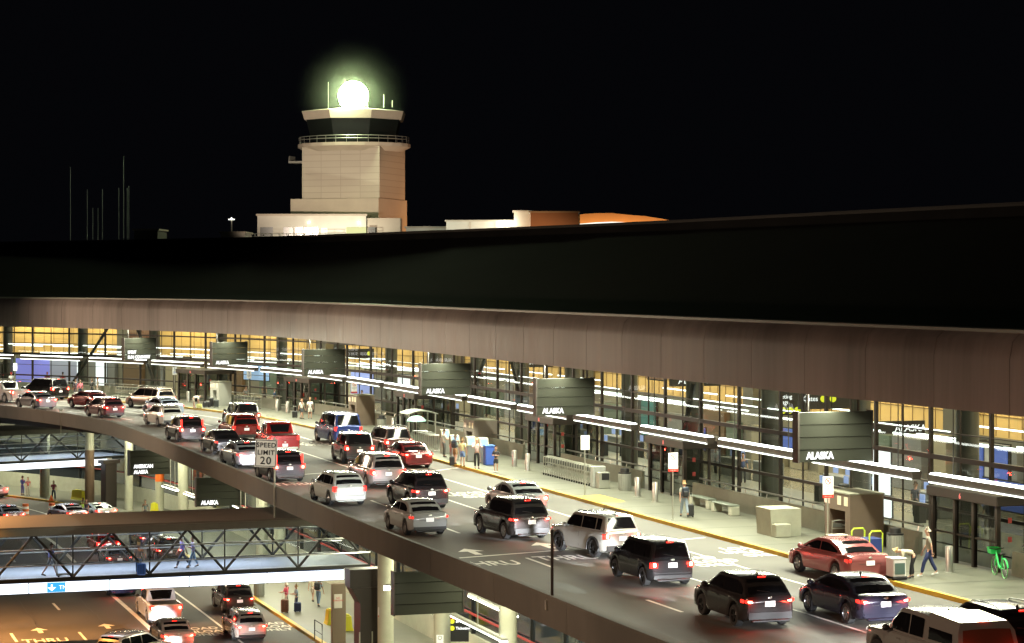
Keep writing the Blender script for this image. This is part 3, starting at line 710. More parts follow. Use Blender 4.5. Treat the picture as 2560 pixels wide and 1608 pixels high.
cx_, _, z0 = TP(885, 600); tw = thing('control_tower', 'tall concrete airport control tower with a dark cab and glaring beacon', 'tower', (cx_,DT,0), R(-18))
def tz(y): return H-(y-YH)/sT
wS = 11.9; dS = 10.2
MB().box((0,0,(tz(372)+0)/2),(wS,dS,tz(372))).build('shaft', M_twp, tw)
MB().box((-.6,-.3,(tz(500)+0)/2),(wS+1.6,dS+1.2,tz(500))).build('lower_shaft', M_tow, tw)
MB().lathe((0,0,0), [(8.2*1.0,tz(382)),(9.9,tz(370)),(9.9,tz(362)),(0,tz(362))], 24).build('balcony', M_tow, tw).scale = (.84,.72,1)
rl = MB()
for k in range(9):
    for h in (tz(345), tz(352)):
        rl.tube([(8.1*math.cos(R(45*k+a_)),6.9*math.sin(R(45*k+a_)),h) for a_ in range(0,46,9)], .05, 5)
for k in range(32):
    a = R(11.25*k); rl.tube([(8.1*math.cos(a),6.9*math.sin(a),tz(364)),(8.1*math.cos(a),6.9*math.sin(a),tz(345))], .03, 4)
rl.build('balcony_railing', M_galv, tw)
MB().lathe((0,0,0), [(6.6,tz(362)),(6.6,tz(345)),(7.2,tz(303))], 8).build('cab_glass', mat('cab_glass',(.006,.008,.007),.6,spec=.1), tw).rotation_euler = (0,0,R(22.5+18))
MB().lathe((0,0,0), [(0,tz(303)),(7.5,tz(303)),(7.9,tz(282)),(5,tz(276)),(0,tz(272))], 8).build('cab_roof', M_tow, tw).rotation_euler = (0,0,R(22.5+18))
MB().box((1.5,-5.2,tz(337)),(2.0,.3,.5)).build('lit_screen', emis('cab_screen',(.6,.75,1),1.), tw)
an = MB()
for x, h in ((-3.6,205),(-1.,198),(5.0,240),(6.3,255),(2.5,232)): an.tube([(x,-1,tz(272)),(x,-1,tz(h))], .035, 5)
an.build('antenna', M_galv, tw)
MB().ball((1.1,-3.0,tz(245)), 2.15, 20, 12).build('beacon', emis('beacon_light',(.80,1,.55), 90), tw, 60)
MB().cyl((1.1,-3.0), .5, tz(278), tz(262), 12).build('beacon_mount', M_dark, tw, 40)
MB().box((-8.2,-1,tz(405)),(2.4,2.2,.3)).box((-9.3,-1,tz(398)),(.08,2.2,1.0)).build('side_platform', M_galv, tw)
lamp('beacon_glow', 'POINT', (cx_+.3-1.5,DT-8.5,tz(240)), (0,0,0), 9000, (.85,1,.62), shadow_soft_size=1.5)
# base building of tower
bb = thing('tower_base_building', 'pale flat-roofed block with windows at the foot of the tower', 'building', (TP(838,600)[0],DT-14,0), 0)
s2 = F/(DT-14)
def bz(y): return H-(y-YH)/s2
def bx(x): return (x-838)/s2
def bbox(x0,x1,y0,y1,m,name,dy=0,dp=8): return MB().box(((bx(x0)+bx(x1))/2, dy+dp/2, (bz(y0)+bz(y1))/2),(abs(bx(x1)-bx(x0)),dp,abs(bz(y0)-bz(y1)))).build(name,m,bb)
M_bw = mat('block_white',(.5,.48,.4),.8,noise=.1,nscale=.6)
bbox(663,935,538,640,M_bw,'wall'); bbox(660,938,535,540,M_tow,'roof_edge',-.3,8.6); bbox(935,1020,545,640,M_tow,'side_wing',.6,6)
for x0,x1 in ((670,690),(690,702),(728,752),(756,778),(780,815),(940,958)): bbox(x0,x1,568,592,mat('block_window',(.05,.06,.05),.2),'window',-.06,.1)
bbox(885,935,568,588,emis('lit_window',(.95,.95,.45),.8),'lit_window',-.06,.1); bbox(822,838,570,600,mat('door_white',(.7,.7,.66),.5),'door',-.08,.1)
for x in (790,915): bbox(x,x+4,555,558,emis('wall_lamp',(1,1,.85),8),'wall_lamp',-.4,.3)
for x in range(670,940,12): pass
rg = MB()
for y in (585,592): rg.tube([(bx(640),-1.6,bz(y)),(bx(960),-1.6,bz(y))], .05, 5)
for x in range(640,961,20): rg.tube([(bx(x),-1.6,bz(585)),(bx(x),-1.6,bz(605))], .05, 5)
rg.build('railing', M_galv, bb)
lamp('base_floodlight', 'SPOT', (TP(880,600)[0], DT-26, 13), (R(78),0,0), 11000, (1,1,.82), spot_size=R(110), spot_blend=.8, shadow_soft_size=.3)
lamp('tower_sodium_light', 'SPOT', (TP(1110,600)[0]+18, DT-4, 14), (R(100),0,R(78)), 15000, (1,.50,.26), spot_size=R(60), spot_blend=.6, shadow_soft_size=.5)
lamp('tower_flood', 'SPOT', (TP(820,600)[0]-5, DT-70, 16.5), (R(101),0,R(-6)), 150000, (1,.80,.64), spot_size=R(34), spot_blend=.9, shadow_soft_size=.5)
def roofblock(x0,x1,y0,y1,D,m,name,label,dp=8,cat='building'):
    s=F/D; o = thing(name,label,cat,(((x0+x1)/2-CX)/s,D,0),0); zt=H-(y0-YH)/s; zb=H-(y1-YH)/s
    MB().box((0,dp/2,(zt+zb)/2),((x1-x0)/s,dp,zt-zb)).build('wall',m,o); MB().box((0,dp/2,zt+.1),((x1-x0)/s+.4,dp+.4,.22)).build('coping',M_tow,o); return o,s
rb1,s_ = roofblock(552,612,583,640,300,M_bw,'roof_hut','small pale roof hut with a lamp mast left of the tower block')
o = thing('lamp_mast','short white lamp mast on the small roof hut','lamp mast',(TP(579,583,300)[0],300,TP(579,583,300)[2]))
MB().cyl((0,0),.08,0,1.8,8).build('mast',M_bw,o); MB().box((0,-.1,1.8),(.8,.25,.14)).box((0,-.1,1.95),(.16,.2,.2)).build('lamp_head',emis('mast_lamp',(1,1,.9),2.2),o)
roofblock(335,394,576,640,300,mat('hut_dark',(.10,.10,.08),.8),'roof_hut','dim grey roof hut far left of the tower')
roofblock(1015,1116,570,640,312,M_bw,'roof_block','low white block just right of the tower')
rb,_s = roofblock(1116,1290,554,640,308,M_bw,'roof_block','long pale rooftop block with one bright wall lamp')
s3=F/308
for x in (1175,1238,1262): MB().box(((x-1203)/s3,-.05,H-(575-YH)/s3),(.3,.12,2.2)).build('pilaster',M_tow,rb)
MB().ball(((1262-1203)/s3,-.7,H-(558-YH)/s3),.32,10,6).build('wall_lamp',emis('wall_lamp2',(1,1,.9),25),rb)
lamp('block_light','POINT',((1262-CX)/s3,305,H-(560-YH)/s3),(0,0,0),900,(1,1,.85),shadow_soft_size=.3)
lamp('block_light','POINT',((1065-CX)/s3,306,H-(560-YH)/s3),(0,0,0),500,(1,1,.85),shadow_soft_size=.3)  # added light without a lamp, lifts the low white block
lamp('block_light','POINT',((1165-CX)/s3,304,H-(566-YH)/s3),(0,0,0),450,(1,1,.85),shadow_soft_size=.3)  # another added light, lightens the long block away from its wall lamp
roofblock(1285,1330,530,640,306,M_tow,'roof_block','small stepped block before the brown rooftop box',6)
roofblock(1326,1446,532,640,302,mat('brown_block',(.32,.19,.12),.8,noise=.15,nscale=.6),'roof_block','brown rooftop box left of the glowing arched roof',10)
# arched roof
oa = thing('arched_roof_hall','curved hall roof glowing orange at the right of the rooftop','building',(TP(1450,560,330)[0],330,0))
prof = [(0,0)]+[((x-1450)/sT, H-(y-YH)/sT) for x,y in ((1450,536),(1490,533),(1530,533),(1570,537),(1610,540),(1655,547),(1712,558))]
V=[];Fc=[]; pp=prof[1:]
for x,z in pp:
    for y,dz in ((0,0),(0,-1.35),(12,-1.35),(12,0)): V.append((x,y,z+dz if dz==0 else max(z+dz*(1-(x/ pp[-1][0])**2),0)))
for i in range(len(pp)-1):
    for k in range(4): j=(k+1)%4; Fc.append((i*4+k,(i+1)*4+k,(i+1)*4+j,i*4+j))
Fc += [(0,1,2,3)]
MB().add(V,Fc).build('arched_roof',mat('arch_panel',(.6,.36,.2),.6,noise=.1,nscale=.7),oa)
V=[];Fc=[]
for i,(x,z) in enumerate(pp): V += [(x,1.2,z-.6),(x,1.2,0)]
for i in range(len(pp)-1): Fc.append((2*i,2*i+1,2*i+3,2*i+2))
MB().add(V,Fc).build('lit_clerestory',emis('clerestory',(1,.97,.85),1.3),oa)
lamp('arch_sodium','AREA',(TP(1540,560,330)[0],322,9.5),(R(60),0,0),26000,(1,.5,.16),shape='RECTANGLE',size=16,size_y=2)
lamp('brown_box_fill','SPOT',(TP(1400,560,302)[0]-4,286,17),(R(70),0,0),9000,(1,.5,.22),spot_size=R(80),spot_blend=.8,shadow_soft_size=.4)  # unseen spot added to brighten the brown rooftop box
# antenna masts, far left
for i,(x,y) in enumerate(((176,418),(218,474),(256,474),(245,520),(297,470),(309,392),(318,470),(322,465),(232,520))):
    s=F/340; o = thing('antenna_mast','thin dim radio mast on the skyline at far left','mast',((x-CX)/s,340,6),0,'radio masts on the skyline')
    MB().tube([(0,0,0),(0,0,H-(y-YH)/s-6)],[.10,.04],6).build('mast',mat('mast_grey',(.35,.36,.34),.6),o)
lamp('skyline_glow','POINT',(TP(250,560,320)[0],300,16),(0,0,0),350,(.9,1,.9),shadow_soft_size=1)

# ------------------------------------------------------------------ vehicles
def paint(name, col, metal=.3, rough=.22):
    return mat('paint_'+name, col, rough, metal, coat=.5)
WH = {}
def wheel_mesh(r, w_, dark):
    k = (round(r,2), dark)
    if k not in WH:
        t = MB().lathe((0,0,0), [(r*.64,-w_/2),(r*.93,-w_/2),(r,-w_/2+.03),(r,w_/2-.03),(r*.93,w_/2),(r*.64,w_/2),(r*.60,w_/2-.05),(r*.60,-w_/2)], 22)
        tm = t.mesh('tyre', M_rubber, 40)
        rm = MB().lathe((0,0,0), [(r*.66,w_/2-.01),(r*.60,w_/2+.004),(r*.57,w_/2-.03),(r*.57,-w_/2+.05),(0,-w_/2+.05)], 22)
        rm.cyl((0,0), r*.13, w_/2-.06, w_/2-.005, 10)
        for i in range(5):
            a = 2*math.pi*i/5; n_ = len(rm.v); rm.box((r*.33*math.cos(a), r*.33*math.sin(a), w_/2-.03), (r*.56, r*.15, .03), a)
        WH[k] = (tm, rm.mesh('rim', M_rimd if dark else M_rim, 40))
    return WH[k]
def lerp(P, x):
    if x <= P[0][0]: return P[0][1]
    for (a, b), (c, d) in zip(P, P[1:]):
        if x <= c: return b+(d-b)*(x-a)/(c-a)
    return P[-1][1]
TYPES = {  # L W H wb r belt  profile of lower body top, greenhouse xr0 xr1 xf1 xf0 (from rear bumper), style
 'suv':   dict(L=4.6,W=1.86,H=1.70,wb=2.68,r=.36,rear=.92,belt=1.05,top=[(0,.95),(.05,1.03),(2.,1.04),(3.35,1.04),(3.6,1.0),(4.4,.86),(4.6,.62)],gh=(.10,.50,2.55,3.55),tl='side'),
 'crv':   dict(L=4.5,W=1.82,H=1.68,wb=2.62,r=.35,rear=.90,belt=1.03,top=[(0,.95),(.05,1.02),(3.3,1.03),(3.5,1.0),(4.3,.86),(4.5,.6)],gh=(.10,.42,2.5,3.45),tl='tall'),
 'boxy':  dict(L=4.24,W=1.80,H=1.70,wb=2.57,r=.36,rear=.80,belt=1.08,top=[(0,1.0),(.04,1.07),(3.1,1.08),(3.2,1.06),(4.15,.98),(4.24,.7)],gh=(.08,.26,2.55,3.15),tl='square'),
 'cube':  dict(L=4.2,W=1.76,H=1.62,wb=2.6,r=.33,rear=.75,belt=1.0,top=[(0,.92),(.04,.98),(3.1,1.0),(3.3,.97),(4.1,.8),(4.2,.6)],gh=(.07,.28,2.6,3.3),tl='square'),
 'hatch': dict(L=4.35,W=1.78,H=1.55,wb=2.62,r=.32,rear=.80,belt=.98,top=[(0,.88),(.05,.96),(3.1,.97),(3.3,.94),(4.2,.76),(4.35,.5)],gh=(.10,.55,2.4,3.4),tl='tall'),
 'prius': dict(L=4.45,W=1.74,H=1.49,wb=2.7,r=.31,rear=.88,belt=1.0,top=[(0,.95),(.06,1.02),(.5,1.0),(3.2,.95),(3.4,.92),(4.3,.72),(4.45,.48)],gh=(.14,1.3,2.35,3.65),tl='tall'),
 'hrv':   dict(L=4.33,W=1.78,H=1.60,wb=2.6,r=.34,rear=.83,belt=1.02,top=[(0,.9),(.05,1.0),(3.1,1.02),(3.3,1.0),(4.2,.84),(4.33,.56)],gh=(.10,.66,2.35,3.35),tl='side'),
 'sedan': dict(L=4.75,W=1.83,H=1.46,wb=2.8,r=.33,rear=1.0,belt=.98,top=[(0,.84),(.06,.97),(.30,1.01),(.72,1.0),(3.5,.95),(3.8,.92),(4.6,.72),(4.75,.48)],gh=(.55,1.45,2.65,3.8),tl='side'),
 'small': dict(L=4.35,W=1.72,H=1.47,wb=2.5,r=.31,rear=.92,belt=.98,top=[(0,.84),(.06,.98),(.26,1.02),(.55,1.0),(3.2,.94),(3.4,.91),(4.2,.72),(4.35,.48)],gh=(.45,1.15,2.35,3.4),tl='side'),
 'coupe': dict(L=4.8,W=1.9,H=1.36,wb=2.85,r=.35,rear=1.0,belt=.95,top=[(0,.84),(.06,.98),(.30,1.01),(.72,.98),(3.3,.90),(3.5,.9),(4.6,.72),(4.8,.48)],gh=(.5,1.6,2.4,3.5),tl='side'),
 'van':   dict(L=5.1,W=1.98,H=1.76,wb=3.05,r=.34,rear=1.05,belt=1.03,top=[(0,.98),(.04,1.02),(3.9,1.02),(4.1,.98),(4.9,.82),(5.1,.55)],gh=(.08,.36,3.1,4.3),tl='tall'),
 'cargo': dict(L=5.3,W=2.0,H=2.05,wb=3.4,r=.36,rear=1.1,belt=1.2,top=[(0,1.15),(.04,1.2),(4.1,1.2),(4.3,1.15),(5.1,1.0),(5.3,.65)],gh=(.06,.30,3.5,4.4),tl='tall'),
 'bigsuv':dict(L=5.3,W=2.02,H=1.92,wb=3.1,r=.40,rear=1.15,belt=1.18,top=[(0,1.1),(.05,1.17),(3.9,1.18),(4.1,1.15),(5.1,1.08),(5.3,.75)],gh=(.08,.38,3.2,4.0),tl='tall'),
 'expl':  dict(L=4.8,W=1.88,H=1.80,wb=2.83,r=.37,rear=1.0,belt=1.10,top=[(0,1.04),(.05,1.09),(3.5,1.10),(3.7,1.06),(4.6,.98),(4.8,.65)],gh=(.08,.36,2.8,3.6),tl='tall'),
 'wagon': dict(L=4.75,W=1.76,H=1.60,wb=2.62,r=.33,rear=1.1,belt=1.0,top=[(0,.9),(.05,.99),(3.4,1.0),(3.6,.96),(4.6,.8),(4.75,.5)],gh=(.10,.50,2.7,3.7),tl='side'),
 'pickup':dict(L=5.6,W=1.98,H=1.88,wb=3.5,r=.40,rear=1.15,belt=1.18,top=[(0,1.10),(.05,1.14),(1.7,1.14),(1.75,1.16),(4.3,1.16),(4.5,1.12),(5.45,1.06),(5.6,.7)],gh=(1.75,1.95,3.5,4.3),tl='tall'),
}
carno = 0
def car(kind, loc, rz, col, label, brake=True, metal=.3, dark_rim=False, rails=False, beam=0., spare=False, lower_trim=False, bright=1., body='car', group=None, shell=False, wiper=True, wheelarch=False, lights=True):
    q = TYPES[kind]; L, W, Hh, r, belt = q['L'], q['W'], q['H'], q['r'], q['belt']
    nm = {'pickup':'pickup_truck','suv':'suv_car','crv':'suv_car','boxy':'suv_car','bigsuv':'large_suv','expl':'suv_car','van':'minivan','cargo':'van','sedan':'sedan_car','small':'sedan_car','coupe':'coupe_car','prius':'hatchback_car','hatch':'hatchback_car','hrv':'suv_car','cube':'hatchback_car','wagon':'estate_car'}[kind]
    cat = {'pickup_truck':'pickup truck','minivan':'minivan','van':'van'}.get(nm, 'car')
    T = thing(nm, label, cat, loc, rz, group); T['_L'] = L; del T['_L']
    pm = col if isinstance(col, bpy.types.Material) else paint('_'.join('%.3f'%c for c in col), col, metal)
    wr, wf = q['rear'], q['rear']+q['wb']; RA = r+.06
    # --- body loft ; x measured from rear bumper, shifted so origin = rear bumper
    xs = sorted(set([0,.03,.08,.16,.3]+[L*i/30 for i in range(1,30)]+[L-.3,L-.16,L-.07,L]+[c+RA*math.cos(a*math.pi/10) for c in (wr,wf) for a in range(11)]+[p[0] for p in q['top']]))
    V = []; Fc = []; m = 11
    def hw(x): e = min(x, L-x); return W/2*(1-.14*max(0,1-e/.35)**2-.06*max(0,1-(L-x)/.9)**2)
    def secv(x):
        w_ = hw(x); zb = .22+.10*max(0,1-x/.25)+.06*max(0,1-(L-x)/.25)
        for c in (wr,wf):
            d = abs(x-c)
            if d <= RA+1e-6: zb = max(zb, r+math.sqrt(max(0,RA*RA-d*d)))
        zt = lerp(q['top'], x); cr = .02+.02*(x > q['gh'][3])
        h_ = zt-zb
        if kind == 'pickup' and .1 < x < 1.7 and not shell: pass
        return [(0,zb),(w_*.86,zb),(w_*.975,zb+min(.05,h_*.3)),(w_*1.0,zb+h_*.30),(w_*1.0,zb+h_*.52),(w_*.975,zb+h_*.80),(w_*.955,zt-.05),(w_*.92,zt-.01),(w_*.84,zt+.004),(w_*.5,zt+cr*.8),(0,zt+cr)]
    for x in xs:
        s_ = secv(x); V += [(x,y,z) for y, z in s_]+[(x,-y,z) for y, z in s_]
    M2 = 2*m
    for i in range(len(xs)-1):
        a, b = i*M2, (i+1)*M2
        for k in range(m-1):
            Fc.append((a+k,a+k+1,b+k+1,b+k)); Fc.append((a+m+k,b+m+k,b+m+k+1,a+m+k+1))
    e = (len(xs)-1)*M2
    for k in range(m-1): Fc.append((k,m+k,m+k+1,k+1)); Fc.append((e+k,e+k+1,e+m+k+1,e+m+k))
    MB().add(V,Fc).build('body', pm, T, 32)
    # --- greenhouse
    xr0, xr1, xf1, xf0 = q['gh']; wb_ = W/2*.915; kk = .26 if Hh < 1.8 else .17
    if kind in ('cargo',): kk = .12
    def yz(z): return wb_-kk*(z-belt)
    xm = (xr1+xf1)/2
    def tap(x): return 1-.07*(2*(x-xm)/(xf0-xr0))**2
    rise = .0 if kind in ('cargo','bigsuv','expl') else .035
    prof = [(xr0,belt-.03),(xr0+(xr1-xr0)*.55,belt+(Hh-belt-.06)*.62),(xr1,Hh-.055-rise*.8),(xr1+.22,Hh-.025-rise*.4),(xm,Hh-.02),(xf1-.1,Hh-.035),(xf1+.06,Hh-.075),((xf1+xf0)/2,belt+(Hh-belt)*.50),(xf0,belt-.05)]
    if xr1-xr0 < .45: prof[1] = (xr0+(xr1-xr0)*.6, belt+(Hh-belt-.06)*.68)
    V = []; Fc = []; n_ = 6
    for x, z in prof:
        z = max(z, belt-.04); ze = max(belt-.05, z-.07); yt = yz(ze)
        se = [(wb_,belt-.05),(yt,ze),(yt-.045*min(1,(z-belt+.05)*4),z-.012),(yt-.13,z),(yt*.5,z+.018),(0,z+.024)]
        V += [(x,y*tap(x),zz) for y, zz in se]+[(x,-y*tap(x),zz) for y, zz in se]
    for i in range(len(prof)-1):
        a, b = i*12, (i+1)*12
        for k in range(5): Fc.append((a+k,a+k+1,b+k+1,b+k)); Fc.append((a+6+k,b+6+k,b+7+k,a+7+k))
    MB().add(V,Fc).build('roof', pm, T, 40)
    # --- side windows (separate panes between pillars)
    def top_in(x): return min(lerp(prof,x)-.115, Hh-.13)
    lo = belt+.035
    if kind in ('pickup',): cuts = [(xr1+.12,xr1+.85),(xr1+.93,xf0-.35)]
    elif kind in ('cargo',): cuts = [(.5,1.9),(2.0,3.35),(3.43,xf0-.25)]
    elif kind in ('van','bigsuv','expl','suv','wagon'): cuts = [(xr0+.34,xm-.75 if kind!='suv' else 1.05),(xm-.68 if kind!='suv' else 1.12,xm+.42),(xm+.49,xf0-.25)]
    elif kind in ('coupe',): cuts = [(xr0+.75,xm+.1),(xm+.17,xf0-.35)]
    elif kind in ('sedan','small'): cuts = [(xr0+.42,xm+.1),(xm+.17,xf0-.25)]
    else: cuts = [(xr0+.3,xr0+.62),(xr0+.69,xm+.32),(xm+.39,xf0-.25)]
    for sgn in (1,-1):
        for (xa, xb) in cuts:
            n2 = 8; V = []; Fc = []
            for i in range(n2+1):
                x = xa+(xb-xa)*i/n2; zt = max(lo+.005, top_in(x))
                for z in (lo, zt): V.append((x, sgn*(yz(z)*tap(x)+.012), z))
            for i in range(n2): a = 2*i; Fc.append((a,a+2,a+3,a+1) if sgn < 0 else (a,a+1,a+3,a+2))
            MB().add(V,Fc).build('side_window', M_cargl, T)
    # --- rear window and windshield
    def endglass(name, xa, za, xb, zb, sgn, ya, yb, m_):
        nx, ny = 4, 8; V = []; Fc = []; d = Vector((xb-xa,0,zb-za)).normalized(); nn = Vector((-d.z*sgn,0,d.x*sgn))
        if nn.z < 0: nn = -nn
        for i in range(nx+1):
            u = i/nx
            for j in range(ny+1):
                v = -1+2*j/ny; y = (ya+(yb-ya)*u)*v; x = xa+(xb-xa)*u; z = za+(zb-za)*u+.024*(1-abs(v)**2.2)
                p = Vector((x,y,z))+nn*.014; V.append(tuple(p))
        for i in range(nx):
            for j in range(ny): a = i*(ny+1)+j; Fc.append((a,a+1,a+ny+2,a+ny+1))
        return MB().add(V,Fc).build(name, m_, T, 60)
    A, B, Cc = prof[0], prof[1], prof[2]
    t0_, t1_ = .12, .93
    def onr(u):
        l1 = math.hypot(B[0]-A[0],B[1]-A[1]); l2 = math.hypot(Cc[0]-B[0],Cc[1]-B[1]); d = u*(l1+l2)
        return (A[0]+(B[0]-A[0])*d/l1, A[1]+(B[1]-A[1])*d/l1) if d < l1 else (B[0]+(Cc[0]-B[0])*(d-l1)/l2, B[1]+(Cc[1]-B[1])*(d-l1)/l2)
    a_, b_ = onr(.13), onr(.90)
    xm_, zm_ = (a_[0]+b_[0])/2, (a_[1]+b_[1])/2; mid = onr(.52); bul = max(0, mid[1]-zm_)
    if not shell: endglass('rear_window', a_[0]-bul*.5, a_[1]+bul*.35, b_[0]-bul*.3, b_[1]+bul*.25, -1, yz(a_[1])*tap(0)-.09, yz(b_[1])*tap(b_[0])-.13, M_cargl)
    f0, f1 = prof[-1], prof[-3]
    endglass('windshield', f0[0]-.05, f0[1]+.08, f1[0]+.05, f1[1]-.03, 1, yz(belt)-.13, yz(Hh-.1)-.15, M_cargl)
    # --- lights
    ml = M_tailB if brake else M_tailD; wy = hw(.08)
    tl = q['tl']
    for s_ in (1,-1):
        mb = MB(); zc = lerp(q['top'],.05)
        if tl == 'side': mb.box((.085,s_*(wy-.19),zc-.14),(.11,.36,.13),s_*.13,.03); mb.box((.2,s_*(hw(.2)-.012),zc-.13),(.22,.05,.10),0,.015)
        elif tl == 'square': mb.box((.04,s_*(wy-.14),zc-.20),(.08,.24,.24),0,.03); mb.box((.10,s_*(hw(.1)-.01),zc-.20),(.12,.05,.2),0,.015)
        else:
            mb.box((.05,s_*(wy-.10),zc-.16),(.10,.18,.30),0,.03); mb.box((.13,s_*(hw(.13)-.012),zc-.14),(.14,.05,.24),0,.015)
            if kind in ('crv',): mb.box((.17,s_*(yz(belt+.25)-.05),belt+.24),(.09,.09,.5),0,.02)
        tlo = mb.build('taillight', ml, T, 40)
        if brake:
            if tl == 'side': MB().box((.02,s_*(wy-.17),zc-.14),(.05,.20,.07),s_*.13,.015).build('bulb', M_core, tlo, 40)
            else: MB().box((-.006,s_*(wy-.11),zc-.18),(.04,.11,.14),0,.015).build('bulb', M_core, tlo, 40)
        if brake: lamp('tail_glow', 'POINT', (-.14,s_*(wy-.15),zc-.18), (0,0,0), 16, (1,.04,.02), tlo, shadow_soft_size=.05)
        if lights: MB().box((L-.13,s_*(hw(L-.15)-.2),lerp(q['top'],L-.15)-.10),(.16,.30,.12),-s_*.2,.03).build('headlight', M_lens, T, 40)
    if brake and kind not in ('pickup',): MB().box((b_[0]+.03,0,b_[1]+.075),(.03,.26,.03)).build('third_brake_light', M_tailB, T)
    pz = .78 if kind in ('suv','crv','hrv','prius','boxy','hatch','bigsuv','van','cargo','expl','cube') else .72
    if kind in ('pickup',): pz = .55
    MB().box((-.012,0,pz),(.02,.34,.17)).build('licence_plate', M_plate, T)
    # --- bumper, trim, exhaust
    bt = MB()
    bt.add([(-.035,-wy*.90,.30),(-.035,wy*.90,.30),(-.035,wy*.90,.43 if not lower_trim else .52),(-.035,-wy*.90,.43 if not lower_trim else .52),(.5,-wy,.24),(.5,wy,.24),(.5,wy,.38),(.5,-wy,.38)],[(0,1,2,3),(0,4,5,1),(3,2,6,7),(1,5,6,2),(0,3,7,4)])
    bt.box((-.02,0,.26),(.2,W*.72,.10),0,.03)
    bt.build('bumper', pm if kind in ('sedan','hatch','prius') and not lower_trim else M_black if kind!='pickup' else M_galv, T, 40)
    for s_ in (1,-1): MB().box((.0,s_*wy*.74,.36),(.03,.22,.06),0,.01).build('reflector', M_tailD, T)
    if kind not in ('cargo','pickup','prius'): MB().tube([(-.05,-wy*.55,.25),(.1,-wy*.55,.25)], .035, 8).build('exhaust_pipe', M_steel, T, 40)
    MB().ball((-.008,0,pz+.19),.055,10,6,(.25,1.4,.7)).build('badge', M_steel, T, 60)
    sm = MB()
    for x in ([xm+.45,xm-.62,xf0-.12] if kind not in ('coupe','pickup') else [xm+.15,xf0-.12]):
        for s_ in (1,-1):
            if x < wr+RA*.2: continue
            w_ = hw(x); sm.add([(x-.008,s_*(w_*1.003),.36),(x+.008,s_*(w_*1.003),.36),(x+.008,s_*(w_*.985),belt-.14),(x-.008,s_*(w_*.985),belt-.14)],[(0,1,2,3)])
    if kind not in ('sedan','small','coupe','pickup'):
        for s_ in (1,-1): sm.box((-.004,s_*wy*.86,.72),(.01,.012,.42))
        sm.box((-.006,0,.50),(.014,wy*1.72,.014))
    else: sm.box((.02,0,lerp(q['top'],.05)-.26),(.06,wy*1.1,.012))
    sm.build('door_seams', M_black, T)
    hd = MB()
    for x in ([xm+.6,xm-.45] if kind != 'coupe' else [xm+.2]):
        for s_ in (1,-1): hd.box((x,s_*(hw(x)*.985+.01),belt-.17),(.2,.035,.03),0,.01)
    hd.build('door_handles', pm, T)
    if kind not in ('cargo',) and wiper and tl != 'side' or kind in ('suv','hrv'):
        wp = MB(); wp.tube([(a_[0]-.03,-.05,a_[1]+.06),(a_[0]+.03,.35,a_[1]+.12)], .012, 4); wp.build('wiper', M_black, T)
    for s_ in (1,-1):
        MB().ball((xf0-.42,s_*(wb_+.16),belt+.06),.12,10,7,(.7,1,.8)).box((xf0-.42,s_*(wb_+.04),belt+.02),(.08,.14,.05)).build('wing_mirror', pm if kind not in ('pickup','cargo','expl') else M_black, T, 50)
    if rails:
        for s_ in (1,-1):
            MB().tube([(xr1+.25,s_*(yz(Hh)-.07),Hh-.03-rise),(xr1+.35,s_*(yz(Hh)-.07),Hh+.045-rise),(xm,s_*(yz(Hh)-.07),Hh+.06),(xf1-.3,s_*(yz(Hh)-.07),Hh+.035),(xf1-.2,s_*(yz(Hh)-.07),Hh-.02)], .02, 6).build('roof_rail', M_black if rails == 1 else M_rim, T, 60)
    MB().add([(xr1+.25,-.02,Hh-.01),(xr1+.42,-.02,Hh-.01),(xr1+.42,.02,Hh-.01),(xr1+.25,.02,Hh-.01),(xr1+.25,0,Hh+.09)],[(0,1,4),(1,2,4),(2,3,4),(3,0,4)]).build('roof_antenna', M_black, T)
    if wheelarch:
        for c in (wr,wf):
            for s_ in (1,-1):
                MB().tube([(c+(RA+.02)*math.cos(R(a)), s_*(hw(c)*1.0), r+(RA+.02)*math.sin(R(a))) for a in range(-8,189,14)], .045, 6).build('wheel_arch', M_black, T, 60)
    if spare: MB().lathe((0,0,0),[(0,.0)],3)
    # --- pickup bed / shell
    if kind == 'pickup' and not shell:
        MB().box((.90,0,1.170),(1.5,W*.80,.014)).build('bed_cover', M_black, T)
        MB().box((.90,W*.43,1.16),(1.6,.06,.05)).box((.90,-W*.43,1.16),(1.6,.06,.05)).build('bed_rail', pm, T)
    if shell:
        V = [(.05,-.90,1.13),(.05,.90,1.13),(1.9,.90,1.13),(1.9,-.90,1.13),(.18,-.84,1.62),(.18,.84,1.62),(1.9,.84,1.66),(1.9,-.84,1.66),(.32,-.70,1.86),(.32,.70,1.86),(1.9,.72,1.93),(1.9,-.72,1.93)]
        MB().add(V,[(0,1,5,4),(1,2,6,5),(2,3,7,6),(3,0,4,7),(4,5,9,8),(5,6,10,9),(6,7,11,10),(7,4,8,11),(8,9,10,11)]).build('camper_shell', pm, T, 30)
        endglass('rear_window', .075, 1.22, .20, 1.66, -1, .76, .70, mat('shell_glass',(.10,.04,.025),.12))
        for s_ in (1,-1): MB().add([(.42,s_*.905,1.24),(1.72,s_*.905,1.24),(1.72,s_*.872,1.56),(.46,s_*.872,1.54)],[(0,1,2,3)]).build('side_window', M_cargl, T)
        MB().box((.3,0,1.895),(.06,.3,.03)).build('third_brake_light', M_tailB, T)
    # --- wheels
    tm, rm = wheel_mesh(r, .23, dark_rim)
    for x in (wr, wf):
        for s_ in (1,-1):
            wl = link('wheel', tm, T); wl.location = (x, s_*(W/2-.125), r); wl.rotation_euler = (R(-90)*s_, 0, 0)
            rr = link('rim', rm, wl)
    if beam:
        for s_ in (1,-1):
            lamp('headlight_beam', 'SPOT', (L+.06, s_*.62, .66), (R(84),0,R(-90)), beam*30, (.93,.96,1), T, spot_size=R(25), spot_blend=.8, shadow_soft_size=.06)
    return T
